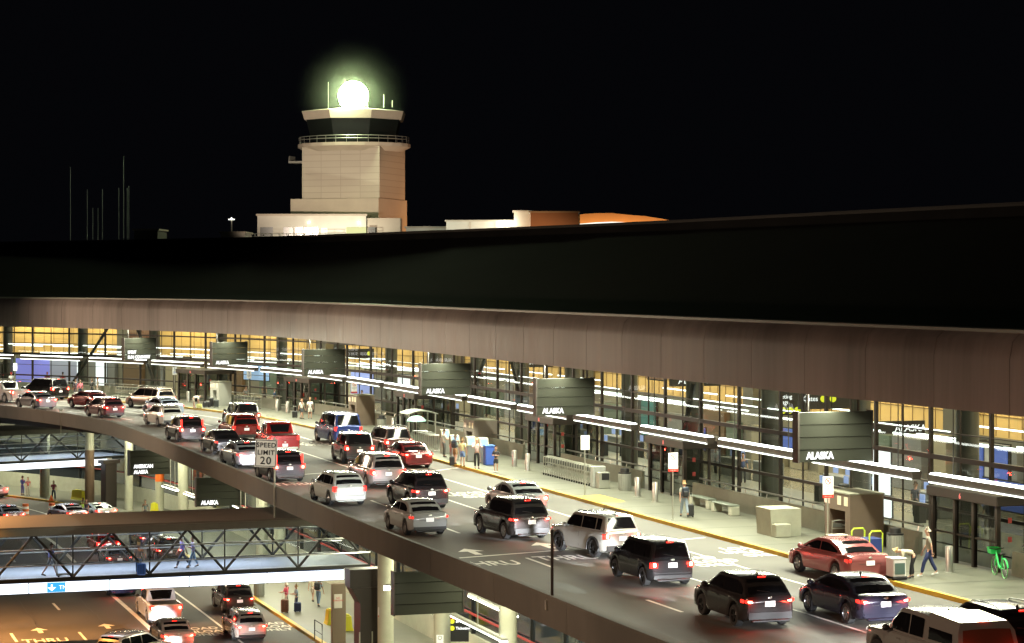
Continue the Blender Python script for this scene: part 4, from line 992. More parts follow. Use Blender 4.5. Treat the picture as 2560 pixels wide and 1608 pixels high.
def up(px, py, dz=0., path=K, z=0.):
    p = at(px,py,z); return p, path.ang(path.tn(p))+R(dz)
def put(kind, px, py, col, label, dz=0., z=0., gp='cars on the upper roadway', **k):
    p, a = up(px,py,dz,K,z); return car(kind, p, a, col, label, group=gp, **k)
WHT=(.5,.5,.48); SIL=(.42,.43,.43); BLK=(.012,.012,.014); GRY=(.10,.10,.105); DRD=(.10,.008,.01); RED=(.30,.014,.012); BLU=(.015,.025,.10)
HB=130
put('pickup',2475,1735,(.26,.26,.25),'white pickup truck with camper shell at the bottom right corner',gp='pickup trucks on the upper roadway',shell=True,brake=True,beam=HB)
put('suv',2580,1680,BLK,'black car behind the camper pickup at the right edge',brake=True,beam=HB,rails=2)
put('sedan',2215,1568,(.02,.02,.035),'dark blue-black sedan directly in front of the camper pickup',brake=True,beam=HB)
put('hrv',1925,1572,(.025,.022,.022),'black small SUV with lit brake lamps left of the blue-black sedan',brake=True,beam=HB,lower_trim=True,dark_rim=True)
put('sedan',2176,1458,(.30,.09,.09),'silver sedan with a red reflection put into its paint, stopped at the kerb by the bending person',dz=2,brake=False)  # silver car; the reddish reflection on it is mixed into the paint colour
put('cube',1682,1468,(.02,.02,.022),'black boxy hatchback with bright rear bumper behind the silver jeep-like SUV',brake=True,beam=HB,dark_rim=True)
put('boxy',1557,1396,(.36,.36,.33),'silver boxy off-road SUV with black wheel arches changing lane',dz=12,brake=True,beam=60,dark_rim=True,rails=1,lower_trim=True,wheelarch=True)
put('suv',1330,1352,(.03,.027,.026),'dark brown SUV with glaring number plate left of the silver boxy SUV',dz=5,brake=True,beam=90,rails=2,lower_trim=True)
put('prius',1330,1292,(.34,.37,.38),'silver-blue liftback hybrid with orange tail lamp near the yellow ramp',dz=2,brake=True,beam=0)
put('small',1075,1342,(.33,.34,.335),'small silver sedan nearest the parapet, left of the dark SUVs',dz=2,brake=False,beam=80)
put('suv',1080,1275,(.02,.016,.018),'black SUV with outlined red tail lamps behind the small silver sedan',dz=3,brake=True,beam=90,lower_trim=True,rails=1)
put('hatch',876,1265,(.52,.53,.50),'white hatchback with roof rails beside the painted THRU near the parapet',dz=4,brake=False,beam=60,rails=1)
put('van',972,1222,(.27,.26,.265),'silver minivan with bright rear bumper beside the white hatchback',dz=1,brake=True,beam=90,gp='minivans and vans on the upper roadway')
put('sedan',1047,1172,(.10,.01,.012),'dark red sedan braking at the kerb by the standing travellers',dz=0,brake=True,beam=30)
put('expl',998,1143,(.06,.035,.03),'brown SUV at the kerb just beyond the dark red sedan',dz=3,brake=True,beam=40,rails=2)
put('expl',900,1160,(.025,.025,.026),'old black SUV with large rear glass beyond the silver minivan',dz=-3,brake=True,beam=0,rails=1)
put('cargo',872,1112,(.012,.03,.14),'dark blue passenger van parked at the kerb beside the red-footed sign',dz=2,brake=False,beam=0,gp='minivans and vans on the upper roadway')
put('pickup',713,1135,RED,'red pickup truck just right of the speed limit sign',dz=-2,brake=False,gp='pickup trucks on the upper roadway')
put('crv',725,1207,(.035,.033,.04),'grey SUV right below the speed limit sign',dz=3,brake=True,beam=70)
put('sedan',632,1172,(.32,.33,.37),'silver sedan partly hidden by the speed limit sign',dz=3,brake=True,beam=120)
put('sedan',575,1138,(.02,.018,.02),'black sedan between the red minivan and the parapet',dz=2,brake=False,beam=90)
put('van',617,1102,(.20,.012,.010),'red minivan with glowing bumper left of the red pickup',dz=1,brake=False,beam=110,gp='minivans and vans on the upper roadway')
put('expl',622,1070,(.05,.05,.048),'dark SUV just beyond the red minivan',dz=0,brake=True,beam=60)
put('crv',482,1106,(.035,.025,.027),'dark red-brown SUV with tall tail lamps behind the white estate car',dz=4,brake=True,beam=60,rails=1)
put('wagon',433,1068,(.55,.54,.50),'white estate car with black roof rails in the outer lane',dz=6,brake=False,beam=60,rails=1,lower_trim=True)
put('sedan',436,1041,(.30,.36,.46),'pale blue sedan half hidden behind the white estate car',dz=2,brake=False,beam=40)
put('van',418,1022,(.42,.34,.28),'beige minivan stopped at the far kerb',dz=8,brake=False,beam=0,gp='minivans and vans on the upper roadway')
put('wagon',288,1046,(.09,.03,.035),'dark maroon SUV with bluish lit bumper by the far parapet',dz=2,brake=True,beam=90)
put('sedan',258,1022,(.14,.012,.014),'dark red sedan ahead of the maroon SUV',dz=4,brake=False,beam=40)
put('sedan',120,1024,(.16,.15,.16),'grey sedan with lit tail lamps at the far left parapet',dz=0,brake=True,beam=50)
put('bigsuv',152,1000,(.012,.012,.013),'large black SUV at the far left kerb',dz=0,brake=True,beam=0)
put('pickup',52,1008,(.34,.32,.31),'silver pickup truck at the left edge of the upper roadway',dz=0,brake=True,beam=30,gp='pickup trucks on the upper roadway')
put('sedan',2,976,(.05,.05,.05),'dark car cut off by the left edge of the photo',dz=0,brake=True)
GL='cars on the lower roadway'
put('pickup',416,1562,(.62,.64,.70),'white pickup truck below the near footbridge light boxes',z=Z2,brake=True,beam=0,gp='pickup trucks on the lower roadway')
put('sedan',447,1628,(.55,.45,.40),'pale sedan behind the white pickup at the bottom edge',z=Z2,brake=True,beam=110,gp=GL)
put('suv',600,1536,(.035,.03,.03),'dark SUV at the lower kerb beside the brown suitcase',z=Z2,brake=True,beam=0,gp=GL)
put('wagon',630,1606,(.40,.36,.32),'silver estate car behind the dark SUV on the lower kerb',z=Z2,brake=True,beam=0,gp=GL,rails=2)
put('suv',262,1674,(.60,.52,.46),'white SUV turning right at the bottom left edge',z=Z2,dz=-48,brake=True,beam=120,gp=GL,rails=1)
put('coupe',2,1246,(.62,.60,.57),'white coupe at the left edge by the lower kerb',z=Z2,brake=True,gp=GL)
put('sedan',38,1312,(.20,.20,.22),'grey car beside the orange drum at far left',z=Z2,brake=True,gp=GL)
put('sedan',196,1308,(.30,.30,.34),'dark car with light speckled roof just beyond the near footbridge',z=Z2,brake=True,gp=GL,beam=40)
put('coupe',268,1302,(.45,.52,.50),'pale silver coupe just beyond the near footbridge',z=Z2,brake=True,gp=GL)
put('hatch',272,1388,(.40,.02,.015),'bright red hatchback seen through the footbridge glass',z=Z2,brake=True,gp=GL)
put('sedan',300,1425,(.10,.10,.10),'grey sedan seen through the footbridge behind the red hatchback',z=Z2,brake=True,gp=GL,beam=50)
put('suv',425,1408,(.03,.02,.02),'dark SUV with red lamps seen through the footbridge trusses',z=Z2,brake=True,gp=GL,beam=30)
put('sedan',382,1372,(.04,.05,.08),'dark blue sedan seen through the footbridge beyond the dark SUV',z=Z2,brake=True,gp=GL,beam=60)
put('sedan',308,1492,(.03,.04,.12),'blue sedan mostly hidden above the footbridge light boxes',z=Z2,brake=True,gp=GL)

# ------------------------------------------------------------------ street furniture on the upper sidewalk
def seat_of(px, py, z=.15): p = at(px,py,z); return p, K.ang(K.tn(p))
def bollard(px, py, label):
    p, a = seat_of(px,py); f = thing('bollard', label, 'bollard', p, 0, 'stainless steel bollards')
    MB().lathe((0,0,0), [(.15,0),(.15,.93),(.13,.965),(0,.97)], 20).build('post', M_steel, f, 40); MB().lathe((0,0,0), [(.20,0),(.20,.02),(.15,.03)], 20).build('base_plate', M_galv, f)
for x, y, l in ((2373,1431,'tall shiny steel bollard right of the standing man'),(1594,1242,'steel bollard right of the grey bin near vestibule'),(1638,1255,'steel bollard left of the white sign post and backpack traveller'),
    (1286,1168,'steel bollard right of the child in dark shorts'),(1319,1177,'steel bollard left of the luggage cart row'),(961,1074,'steel bollard beside the silver bin before the shelter'),(983,1079,'steel bollard just left of the umbrella shelter'),
    (471,1006,'far steel bollard behind the bending man'),(693,1028,'far steel bollard by the leaning person'),(719,1033,'far steel bollard left of the two people in white')): bollard(x,y,l)
def bin_(px, py, label, col=(.30,.30,.26), z=.15):
    p, a = seat_of(px,py,z); f = thing('litter_bin', label, 'bin', p, a, 'round litter bins')
    MB().lathe((0,0,0), [(.30,0),(.32,.04),(.32,.84),(.30,.86)], 24).build('body', mat('bin_grey', col, .55), f, 40)
    rb = MB()
    for k in range(20): an_ = 2*math.pi*k/20; rb.box((.325*math.cos(an_),.325*math.sin(an_),.44),(.02,.03,.76),an_)
    rb.build('ribs', mat('bin_rib', (.22,.22,.19), .6), f)
    MB().lathe((0,0,0), [(.33,.86),(.33,.92),(.24,.93),(.22,1.12),(0,1.16)], 24).build('lid', M_black, f, 40)
for x, y, l in ((2238,1392,'grey round bin behind the yellow luggage trolleys'),(1562,1226,'grey ribbed bin right of the luggage cart row'),(954,1078,'silver bin left of the umbrella shelter'),(552,1009,'pale bin beside the white door frame in distance')): bin_(x,y,l)
bin_(648,1490,'brown bulky bin on the lower sidewalk beside the dark SUV',(.12,.09,.07),Z2+.15)
def street_sign(px, py, ztop, kind, label, name='street_sign', wd=.46, hh=.72, o=None):
    p, a = seat_of(px,py); f = thing(name, label, 'sign', p, a, 'white regulation signs on posts')
    MB().cyl((0,0), .032, 0, ztop-.02, 8).build('post', M_galv, f, 40); MB().cyl((0,0), .09, 0, .03, 12).build('base', M_galv, f)
    MB().box((-.045,0,ztop-hh/2),(.012,wd,hh),0).build('plate', mat('sign_white_face',(.78,.78,.74),.4,emit=(1,1,.95),es=.12), f)  # sign face given a faint glow in place of retroreflected light
    def T_(s_, y, z, sz, m_): return text('lettering', s_, sz, m_, f, (-.054,y,z), (math.pi/2,0,-math.pi/2), .001, 'CENTER')
    if kind == 'red':
        MB().box((-.047,0,ztop-hh-.065),(.014,wd+.02,.13)).build('red_band', M_red, f)
        ring = MB(); zc = ztop-.19
        ring.tube([(-.056,.12*math.cos(k*math.pi/12),zc+.12*math.sin(k*math.pi/12)) for k in range(25)], .014, 6)
        ring.tube([(-.058,.085,zc+.085),(-.058,-.085,zc-.085)], .013, 6); ring.build('red_symbol', M_red, f)
        T_('P',0,zc-.06,.17,M_black); T_('LOADING AND\nUNLOADING\nONLY',0,ztop-.43,.062,M_black)
        text('lettering','TOW AWAY',.055,M_white,f,(-.058,0,ztop-hh-.085),(math.pi/2,0,-math.pi/2),.001,'CENTER')
    else:
        b_ = mat('sign_blue',(.03,.10,.45),.5); zc = ztop-.2
        MB().ball((-.053,.01,zc+.09),.03,8,5,(.2,1,1)).box((-.053,.01,zc+.01),(.006,.035,.12)).box((-.053,-.03,zc-.03),(.006,.08,.03)).tube([(-.053,.07*math.cos(k*math.pi/10+1.4),zc-.06+.07*math.sin(k*math.pi/10+1.4)) for k in range(14)], .011, 5).build('wheelchair_symbol', b_, f)
        T_('PASSENGER\nLOADING\nONLY',0,ztop-.45,.062,b_)
for x, y, zt, k, l in ((2069,1385,3.05,'red','white no parking sign with red foot in front of the check-in booth'),(1682,1299,3.0,'red','white no parking sign with red foot left of the backpack traveller'),
    (1462,1239,3.0,'blue','white sign with blue wheelchair symbol in front of the luggage cart row'),(885,1052,2.95,'red','white sign with red foot behind the dark blue van'),
    (622,1009,2.9,'blue','white sign with blue symbol beside the fifth board'),(436,998,2.9,'blue','white sign on a post above the beige minivan'),(37,985,2.9,'blue','white sign at the far left by the black SUV')): street_sign(x,y,zt,k,l)
p, a = seat_of(1655,1233); f = thing('plain_post', 'thin white post between the two bollards and the no parking sign', 'post', p, a)
MB().cyl((0,0), .045, 0, 2.0, 10).build('post', M_conl, f, 40); MB().cyl((0,0), .11, 0, .04, 12).build('base', M_galv, f)
# slim pole standing on the parapet, and the speed limit sign
p = PA.off(kx(1366,0) and min((PA.a[i] for i in range(len(PA.p))), key=lambda t: abs(PA.at(t).x/PA.at(t).y-(1366-CX)/F)), .15, .78)
f = thing('sign_pole', 'slim dark pole standing on the parapet below the silver boxy SUV', 'pole', p, PA.ang(60)); MB().tube([(0,0,0),(0,0,2.1)], .05, 8).build('post', M_brown, f); MB().tube([(0,0,0),(0,.14,-.05),(0,.18,-.3)], .04, 6).box((0,.20,-.3),(.16,.05,.3)).build('bracket', M_galv, f)
p = PA.off(min((PA.a[i] for i in range(len(PA.p))), key=lambda t: abs(PA.at(t).x/PA.at(t).y-(691-CX)/F)), -.12, 0)
aS = PA.ang(PA.tn(p)); f = thing('speed_limit_sign', 'white speed limit 20 sign on a pole outside the parapet', 'sign', p, R(93))
MB().tube([(0,0,-.7),(0,0,3.2)], .045, 8).build('pole', M_galv, f, 40); MB().box((.02,.0,.1),(.2,.06,.16)).box((.02,.0,-.4),(.2,.06,.12)).build('bracket', M_galv, f)
pl = MB().box((-.06,.52,2.43),(.015,1.06,1.36),0,.0).build('plate', mat('speed_plate',(.80,.78,.72),.5,emit=(1,.95,.85),es=.12), f); pl.rotation_euler = (R(2.5),0,0)  # plate emits slightly, standing in for light its sheeting would return
bo = MB()
for c, d in (((-.07,.52,3.06),(.006,.96,.03)),((-.07,.52,1.80),(.006,.96,.03)),((-.07,.04,2.43),(.006,.03,1.28)),((-.07,1.0,2.43),(.006,.03,1.28))): bo.box(c,d)
bo = bo.build('border', M_black, f); bo.rotation_euler = (R(2.5),0,0)
for s_, z, sz in (('SPEED',2.72,.32),('LIMIT',2.36,.32),('20',1.90,.52)):
    o = text('lettering', s_, sz, M_black, pl, (-.075,.52,z), (math.pi/2,0,-math.pi/2), .003, 'CENTER', bold=.006, sp=1.12)
for px, label in ((155,'small parapet pole with a junction box at far left'),):
    p = PA.off(min((PA.a[i] for i in range(len(PA.p))), key=lambda t: abs(PA.at(t).x/PA.at(t).y-(px-CX)/F)), .0, 0); f = thing('sign_pole', label, 'pole', p, 0)
    MB().tube([(0,0,-.8),(0,0,.95)], .035, 6).box((0,0,1.0),(.3,.1,.12)).build('post', M_galv, f)

# luggage carts
def make_cart():
    f = thing('luggage_cart', '', 'luggage cart', (0,0,0), 0)
    fr = MB()
    for s_ in (1,-1): fr.tube([(-.35,s_*.3,.12),(-.42,s_*.30,1.0)], .02, 6).tube([(-.35,s_*.3,.12),(.45,s_*.24,.16)], .02, 6)
    fr.tube([(-.42,-.30,1.0),(-.43,0,1.04),(-.42,.30,1.0)], .022, 6).tube([(.45,-.24,.16),(.45,.24,.16)], .02, 6)
    for z in (.45,.7): fr.tube([(-.38,-.3,z),(-.38,.3,z)], .014, 5)
    for y in (-.12,.0,.12): fr.tube([(-.35,y,.13),(.45,y,.165)], .012, 5)
    fr.build('frame', M_galv, f)
    MB().box((-.37,0,.84),(.02,.5,.16)).build('panel', mat('cart_panel',(.10,.10,.09),.5), f)
    for x, y in ((-.3,.26),(-.3,-.26),(.38,0)): MB().tube([(x,y-.02,.06),(x,y+.02,.06)], .06, 10).build('wheel', M_rubber, f)
    return f
cart0 = make_cart(); used = []
def place_cart(p, a, label, grp):
    if not used: cart0.location = p; cart0.rotation_euler = (0,0,a); cart0['label'] = label; cart0['group'] = grp; used.append(1); return cart0
    return dup(cart0, p, a, label, grp)
q0, q1 = kx(1480,2.85), kx(1366,2.85); nC = 20
for i in range(nC):
    t = q0+(q1-q0)*i/(nC-1); place_cart(K.off(t,2.85,.15), K.ang(t), 'steel luggage cart nested in the long row beside the wheelchair sign' if 0 < i < nC-1 else ('end cart of the long row nearest the cart dispenser' if i == 0 else 'farthest cart of the long row near the two bollards'), 'luggage carts nested beside the wheelchair sign')
q0, q1 = kx(405,3.2), kx(290,3.2)
for i in range(18):
    t = q0+(q1-q0)*i/17; place_cart(K.off(t,3.2,.15), K.ang(t), 'steel luggage cart nested in the far left row above the red sedan', 'luggage carts nested at the far left')
q0, q1 = kx(640,3.5), kx(588,3.5)
for i in range(7):
    t = q0+(q1-q0)*i/6; place_cart(K.off(t,3.5,.15), K.ang(t), 'steel luggage cart in the short distant row beside the fifth board', 'luggage carts in the short distant row')
p = K.off(kx(1500,2.85),2.85,.15); f = thing('cart_dispenser', 'grey cart dispenser cabinet at the near end of the long cart row', 'dispenser', p, K.ang(K.tn(p)))
MB().box((.35,0,.55),(.5,.7,1.1),0,.04).build('cabinet', mat('disp_grey',(.35,.36,.33),.5), f); MB().box((-.35,.0,.42),(.55,.6,.84),0,.03).build('rail_box', M_galv, f); MB().box((-.64,-.05,.62),(.03,.4,.34)).build('screen', M_black, f)
# concrete block, booth, benches
p = at(1930,1337,.15); aB = K.ang(K.tn(p)); f = thing('concrete_block', 'stained tall concrete block left of the check-in booth', 'block', p, aB)
MB().add([(-.75,-1.0,0),(.75,-1.0,0),(.75,.35,0),(-.75,.35,0),(-.75,-1.0,1.15),(.75,-1.0,1.15),(.75,.42,1.15),(-.75,.42,1.15)],[(0,3,2,1),(4,5,6,7),(0,1,5,4),(1,2,6,5),(2,3,7,6),(3,0,4,7)]).build('block', M_conl, f)
MB().box((-.9,0,.28),(.5,.7,.56),0,.03).build('step', M_conl, f)
for x, y, l in ((1752,1268,'grey bench farther along the low wall, behind the backpack traveller'),(1808,1284,'nearer grey bench left of the tall concrete block')):
    p, a = seat_of(x,y); f = thing('bench', l, 'bench', p, a, 'benches along the low wall')
    MB().box((0,-.1,.45),(2.3,.45,.07),0,.02).build('seat', mat('bench_slab',(.12,.14,.11),.5), f)
    for xx in (-1.0,1.0): MB().box((xx,-.1,.21),(.35,.42,.41),0,.02).build('leg', M_conl, f)
def booth(px0, o, lb, L=2.3, hh=2.15, W=1.5, m=None):
    t = kx(px0,o); p = K.off(t,o,.15); f = thing('check_in_booth', lb, 'booth', p, K.ang(t), 'kerbside check-in booths')
    m = m or mat('booth_brown',(.15,.11,.08),.5,noise=.1,nscale=2)
    b = MB(); b.box((-L/2,-W/2,hh-.35),(L,W,.7),0).box((-.22,-W/2,(hh-.7)/2),(.44,W,hh-.7)).box((-L+.22,-W/2,(hh-.7)/2),(.44,W,hh-.7)).box((-L/2,-W+.15,(hh-.7)/2),(L-.88,.3,hh-.7))
    b.build('shell', m, f); MB().box((-L/2,-W/2,hh+.02),(L+.06,W+.06,.05)).build('roof', mat('booth_roof',(.24,.24,.18),.6), f)
    MB().box((-L/2,-.5,.85),(L-.9,.6,.06)).build('counter', M_steel, f)
    for x, w_ in ((-.25,.22),(-.65,.22)): pass
    for x in (-L+.35,-L+.95): MB().box((x,.012,hh-.3),(.32,.012,.36)).build('notice', mat('paper_cream',(.75,.66,.48),.6), f)
    MB().box((-.25,.012,hh-.35),(.5,.012,.3)).build('notice', mat('paper_pink',(.75,.6,.52),.6), f)
    return f
booth(2062, 3.1, 'brown check-in booth behind the no parking sign')
booth(872, 3.4, 'brown and white check-in booth behind the dark blue van', 2.0, 2.2, 1.4)
booth(1160, 3.9, 'grey-brown booth behind the group of travellers', 2.2, 1.9, 1.5, mat('booth_grey',(.22,.19,.16),.5))
booth(525, 3.3, 'pale distant booth beside the white door frame', 1.6, 2.0, 1.2, mat('booth_pale',(.40,.40,.36),.5))
p, a = seat_of(504,1003); f = thing('door_frame', 'free standing white door frame on the far sidewalk', 'frame', p, a-R(90))
MB().box((0,-.6,1.1),(.12,.12,2.2)).build('post', M_conl, f); MB().box((0,.6,1.1),(.12,.12,2.2)).build('post', M_conl, f); MB().box((0,0,2.24),(.12,1.32,.1)).build('lintel', M_conl, f)
# shelter with umbrella
p, a = seat_of(1046,1108); f = thing('glass_shelter', 'small glass shelter with curved grey roof beside the dark red sedan', 'shelter', p, a)
for x, y in ((-.9,.9),(-.9,-.9),(.9,.9),(.9,-.9)): MB().box((x,y,1.0),(.08,.08,2.0)).build('post', M_galv, f)
MB().add([(x,y,2.0+.22*math.cos(y*1.5)) for x in (-1.05,1.05) for y in (-1.05,-.6,-.2,.2,.6,1.05)]+[(x,y,1.94+.22*math.cos(y*1.5)) for x in (-1.05,1.05) for y in (-1.05,-.6,-.2,.2,.6,1.05)],
    [(i,i+1,i+7,i+6) for i in range(5)]+[(12+i,18+i,19+i,13+i) for i in range(5)]+[(i,12+i,13+i,i+1) for i in range(5)]+[(6+i,7+i,19+i,18+i) for i in range(5)]).build('roof', mat('shelter_roof',(.3,.32,.27),.5), f)
sg = glass('shelter_glass',(.6,.66,.62),1.5)
MB().quad((-.9,-.88,.2),(-.9,.88,.2),(-.9,.88,1.95),(-.9,-.88,1.95)).build('glass_pane', sg, f); MB().quad((-.88,.9,.2),(.88,.9,.2),(.88,.9,1.95),(-.88,.9,1.95)).build('glass_pane', sg, f)
p, a = seat_of(1041,1116); f = thing('umbrella', 'pale teal umbrella over a stand by the glass shelter', 'umbrella', p, a)
MB().cyl((0,0), .025, 0, 1.85, 8).build('pole', M_steel, f); MB().lathe((0,0,0), [(.62,1.62),(.58,1.74),(.42,1.88),(.2,1.96),(0,1.98)], 16).build('canopy', mat('teal_cloth',(.35,.62,.58),.7), f, 60)
for k, (x, y) in enumerate(((1050,1120),(1060,1124),(1070,1128),(1081,1131),(1091,1133))):
    p, a = seat_of(x,y); f = thing('queue_barrier', 'silver rail barrier beside the umbrella shelter, in a row of five', 'barrier', p, a+R(72), 'silver barriers by the shelter')
    b = MB(); b.tube([(-.5,0,0),(-.5,0,1.05),(-.45,0,1.1),(.45,0,1.1),(.5,0,1.05),(.5,0,0)], .025, 6)
    for q in range(-3,4): b.tube([(q*.12,0,.15),(q*.12,0,1.1)], .014, 5)
    b.tube([(-.5,0,.15),(.5,0,.15)], .018, 5); b.build('rails', M_steel, f)
for k, (x, y, l) in enumerate(((1112,1134,'grey ticket machine left of the group of travellers'),(1136,1150,'ticket machine behind the traveller with green bag'),(1176,1154,'steel ticket machine left of the person in black trousers'),(1208,1158,'steel ticket machine beside the blue bin'))):
    p, a = seat_of(x,y); f = thing('ticket_machine', l, 'machine', p, a, 'silver ticket machines by the kerb')
    MB().box((0,0,.48),(.4,.5,.96),0,.04).build('cabinet', M_steel, f); MB().add([(-.3,-.28,.95),(-.3,.28,.95),(.2,.28,.95),(.2,-.28,.95),(-.1,-.28,1.45),(-.1,.28,1.45),(.2,.28,1.5),(.2,-.28,1.5)],[(0,1,5,4),(1,2,6,5),(2,3,7,6),(3,0,4,7),(4,5,6,7)]).build('console', M_conl, f)
    MB().add([(-.285,-.2,1.02),(-.285,.2,1.02),(-.13,.2,1.40),(-.13,-.2,1.40)],[(0,1,2,3)]).build('screen', mat('machine_screen',(.1,.2,.3),.2,emit=(.5,.75,1),es=.7), f)
p, a = seat_of(1222,1163); f = thing('blue_bin', 'blue recycling bin behind the child in dark shorts', 'bin', p, a)
MB().box((0,0,.55),(.55,.55,1.1),0,.05).build('body', mat('bin_blue',(.04,.10,.42),.5), f); MB().box((0,0,1.13),(.6,.6,.1),0,.03).build('lid', mat('lid_blue',(.08,.2,.6),.5), f)
# trolleys with boxes behind the silver sedan
def trolley(px, py, lb, rz=0):
    p, a = seat_of(px,py); f = thing('luggage_trolley', lb, 'luggage trolley', p, a+R(rz), 'trolleys with yellow handles')
    MB().tube([(-.55,-.28,.2),(-.6,-.28,.95),(-.6,-.2,1.05),(-.6,.2,1.05),(-.6,.28,.95),(-.55,.28,.2)], .035, 8).build('yellow_handle', mat('lime_paint',(.55,.70,.05),.4), f)
    MB().box((0,0,.18),(1.15,.62,.05)).build('platform', M_galv, f)
    for x in (-.45,.45):
        for y in (-.26,.26): MB().tube([(x,y-.02,.08),(x,y+.02,.08)], .08, 10).build('wheel', M_rubber, f)
    return p, a
p1, a1 = trolley(2128,1384,'trolley with lime handle carrying the white box'); p2, a2 = trolley(2172,1392,'trolley with lime handle carrying the blue box')
def crate(px, py, z, d, m, lb, rz=0, name='box'):
    p = at(px,py,z); a = K.ang(K.tn(p)); o = thing(name, lb, 'box', p, a+R(rz)); MB().box((0,0,d[2]/2),d,0,.02).build('body', m, o); MB().box((0,0,d[2]+.005),(d[0]+.02,d[1]+.02,.04),0,.01).build('lid', m, o); return o
crate(2096,1379,.36,(.75,.72,.62),mat('foam_white',(.80,.78,.66),.6),'big white box on the sidewalk behind the silver sedan')
crate(2176,1380,.36,(.8,.62,.52),mat('navy_box',(.03,.05,.20),.5),'navy blue box on the trolley left of the grey bin')
crate(2162,1372,.92,(.5,.4,.14),mat('dark_bag',(.03,.03,.03),.7),'dark lettered bag lying on the navy blue box')
place_cart(at(2086,1362,.15), K.ang(K.tn(at(2086,1362,.15))), 'single steel luggage cart beside the big white box', 'single cart by the booth')
p, a = seat_of(2240,1449); f = thing('storage_cart', 'pale translucent upright crate being loaded by the bending woman', 'crate', p, a)
MB().box((0,0,.44),(.55,.52,.64),0,.03).build('body', mat('pale_plastic',(.68,.66,.66),.35), f); MB().box((-.0,-.0,.78),(.6,.58,.05),0,.02).build('lid', mat('pale_lid',(.75,.74,.74),.4), f)
for x in (-.25,.25): MB().tube([(x,-.28,.08),(x,.28,.08)], .07, 8).build('castor', M_rubber, f)
MB().box((-.285,0,.42),(.02,.40,.40)).build('opening', mat('dim_teal',(.08,.13,.12),.3), f)
# green bicycle
p, a = seat_of(2499,1442); f = thing('bicycle', 'bright green hire bicycle leaning at the right end of the low wall', 'bicycle', p, a+R(-12))
GRN = mat('bike_green',(.02,.50,.10),.4)
for x in (-.52,.52):
    MB().tube([(x+.33*math.cos(k*math.pi/12),0,.34+.33*math.sin(k*math.pi/12)) for k in range(25)], .022, 6, False).build('wheel', mat('bike_tyre',(.12,.35,.12),.6), f)
    sp = MB()
    for k in range(10): sp.tube([(x,0,.34),(x+.32*math.cos(k*.628),0,.34+.32*math.sin(k*.628))], .004, 3)
    sp.build('spokes', M_galv, f)
MB().tube([(.50,0,.34),(.36,0,.92)], .025, 8).tube([(.36,0,.85),(.1,0,.42),(-.1,0,.32),(-.2,0,.40)], .04, 8).tube([(-.2,0,.35),(-.28,0,.82)], .022, 8).tube([(-.52,0,.34),(-.12,0,.33)], .018, 6).tube([(-.52,0,.34),(-.26,0,.72)], .015, 6).build('frame', GRN, f, 60)
MB().tube([(.34,-.28,1.0),(.38,0,.95),(.34,.28,1.0)], .018, 6).build('handlebar', M_black, f); MB().box((-.30,0,.86),(.26,.15,.07),0,.02).build('saddle', M_black, f)
MB().add([(.42,-.17,.78),(.42,.17,.78),(.78,.17,.78),(.78,-.17,.78),(.40,-.2,1.0),(.40,.2,1.0),(.82,.2,1.0),(.82,-.2,1.0)],[(0,3,2,1),(0,1,5,4),(1,2,6,5),(2,3,7,6),(3,0,4,7)]).build('basket', GRN, f)
MB().tube([(-.52+.37*math.cos(k*math.pi/12),0,.34+.37*math.sin(k*math.pi/12)) for k in range(1,12)], .035, 6).build('mudguard', GRN, f, 60)

# ------------------------------------------------------------------ lower level small things
def drum(px, py, label):
    p = at(px,py,Z2); f = thing('traffic_drum', label, 'traffic drum', p, 0, 'orange striped drums')
    MB().lathe((0,0,0), [(.40,0),(.40,.05),(.30,.06)], 20).build('base', M_rubber, f)
    rs = [.30,.29,.28,.27,.26,.25,.24]
    for i in range(5):
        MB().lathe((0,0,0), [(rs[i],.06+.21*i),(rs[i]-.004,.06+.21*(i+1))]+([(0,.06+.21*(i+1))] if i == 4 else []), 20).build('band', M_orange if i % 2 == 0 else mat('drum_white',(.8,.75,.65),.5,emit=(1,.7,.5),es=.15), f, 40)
drum(130,1291,'orange and white drum on the lower road right of the grey car'); drum(64,1293,'orange and white drum touching the grey car at far left')
p = at(128,1252,Z2+.15); f = thing('orange_cone', 'small orange cone at the lower kerb above the drum', 'cone', p); MB().lathe((0,0,0), [(.2,.03),(.05,.5),(0,.5)], 14).build('cone', M_orange, f, 40); MB().box((0,0,.02),(.45,.45,.04)).build('base', M_orange, f)
def ybar(px, py, L, label):
    p, a = at(px,py,Z2+.15), 0; a = K.ang(K.tn(p)); f = thing('yellow_barrier', label, 'barrier', p, a, 'yellow plastic barriers')
    MB().add([(-L/2,-.28,0),(L/2,-.28,0),(L/2,.28,0),(-L/2,.28,0),(-L/2,-.2,.2),(L/2,-.2,.2),(L/2,.2,.2),(-L/2,.2,.2),(-L/2+.05,-.14,.82),(L/2-.05,-.14,.82),(L/2-.05,.14,.82),(-L/2+.05,.14,.82)],
        [(0,1,5,4),(1,2,6,5),(2,3,7,6),(3,0,4,7),(4,5,9,8),(5,6,10,9),(6,7,11,10),(7,4,8,11),(8,9,10,11)]).build('body', M_yplas, f); MB().box((0,0,.86),(L*.5,.2,.07),0,.02).build('top_lug', M_yplas, f)
for x, y, L, l in ((196,1249,1.7,'long yellow plastic barrier beside the brown banded column'),(386,1283,.8,'yellow barrier at the foot of the orange banded column'),(825,1560,.9,'yellow barrier left of the brown panel post'),(868,1575,.9,'yellow barrier between panel post and dark pylon'),(1105,1560,1.4,'yellow barrier seen behind the lower blank board')): ybar(x,y,L,l)
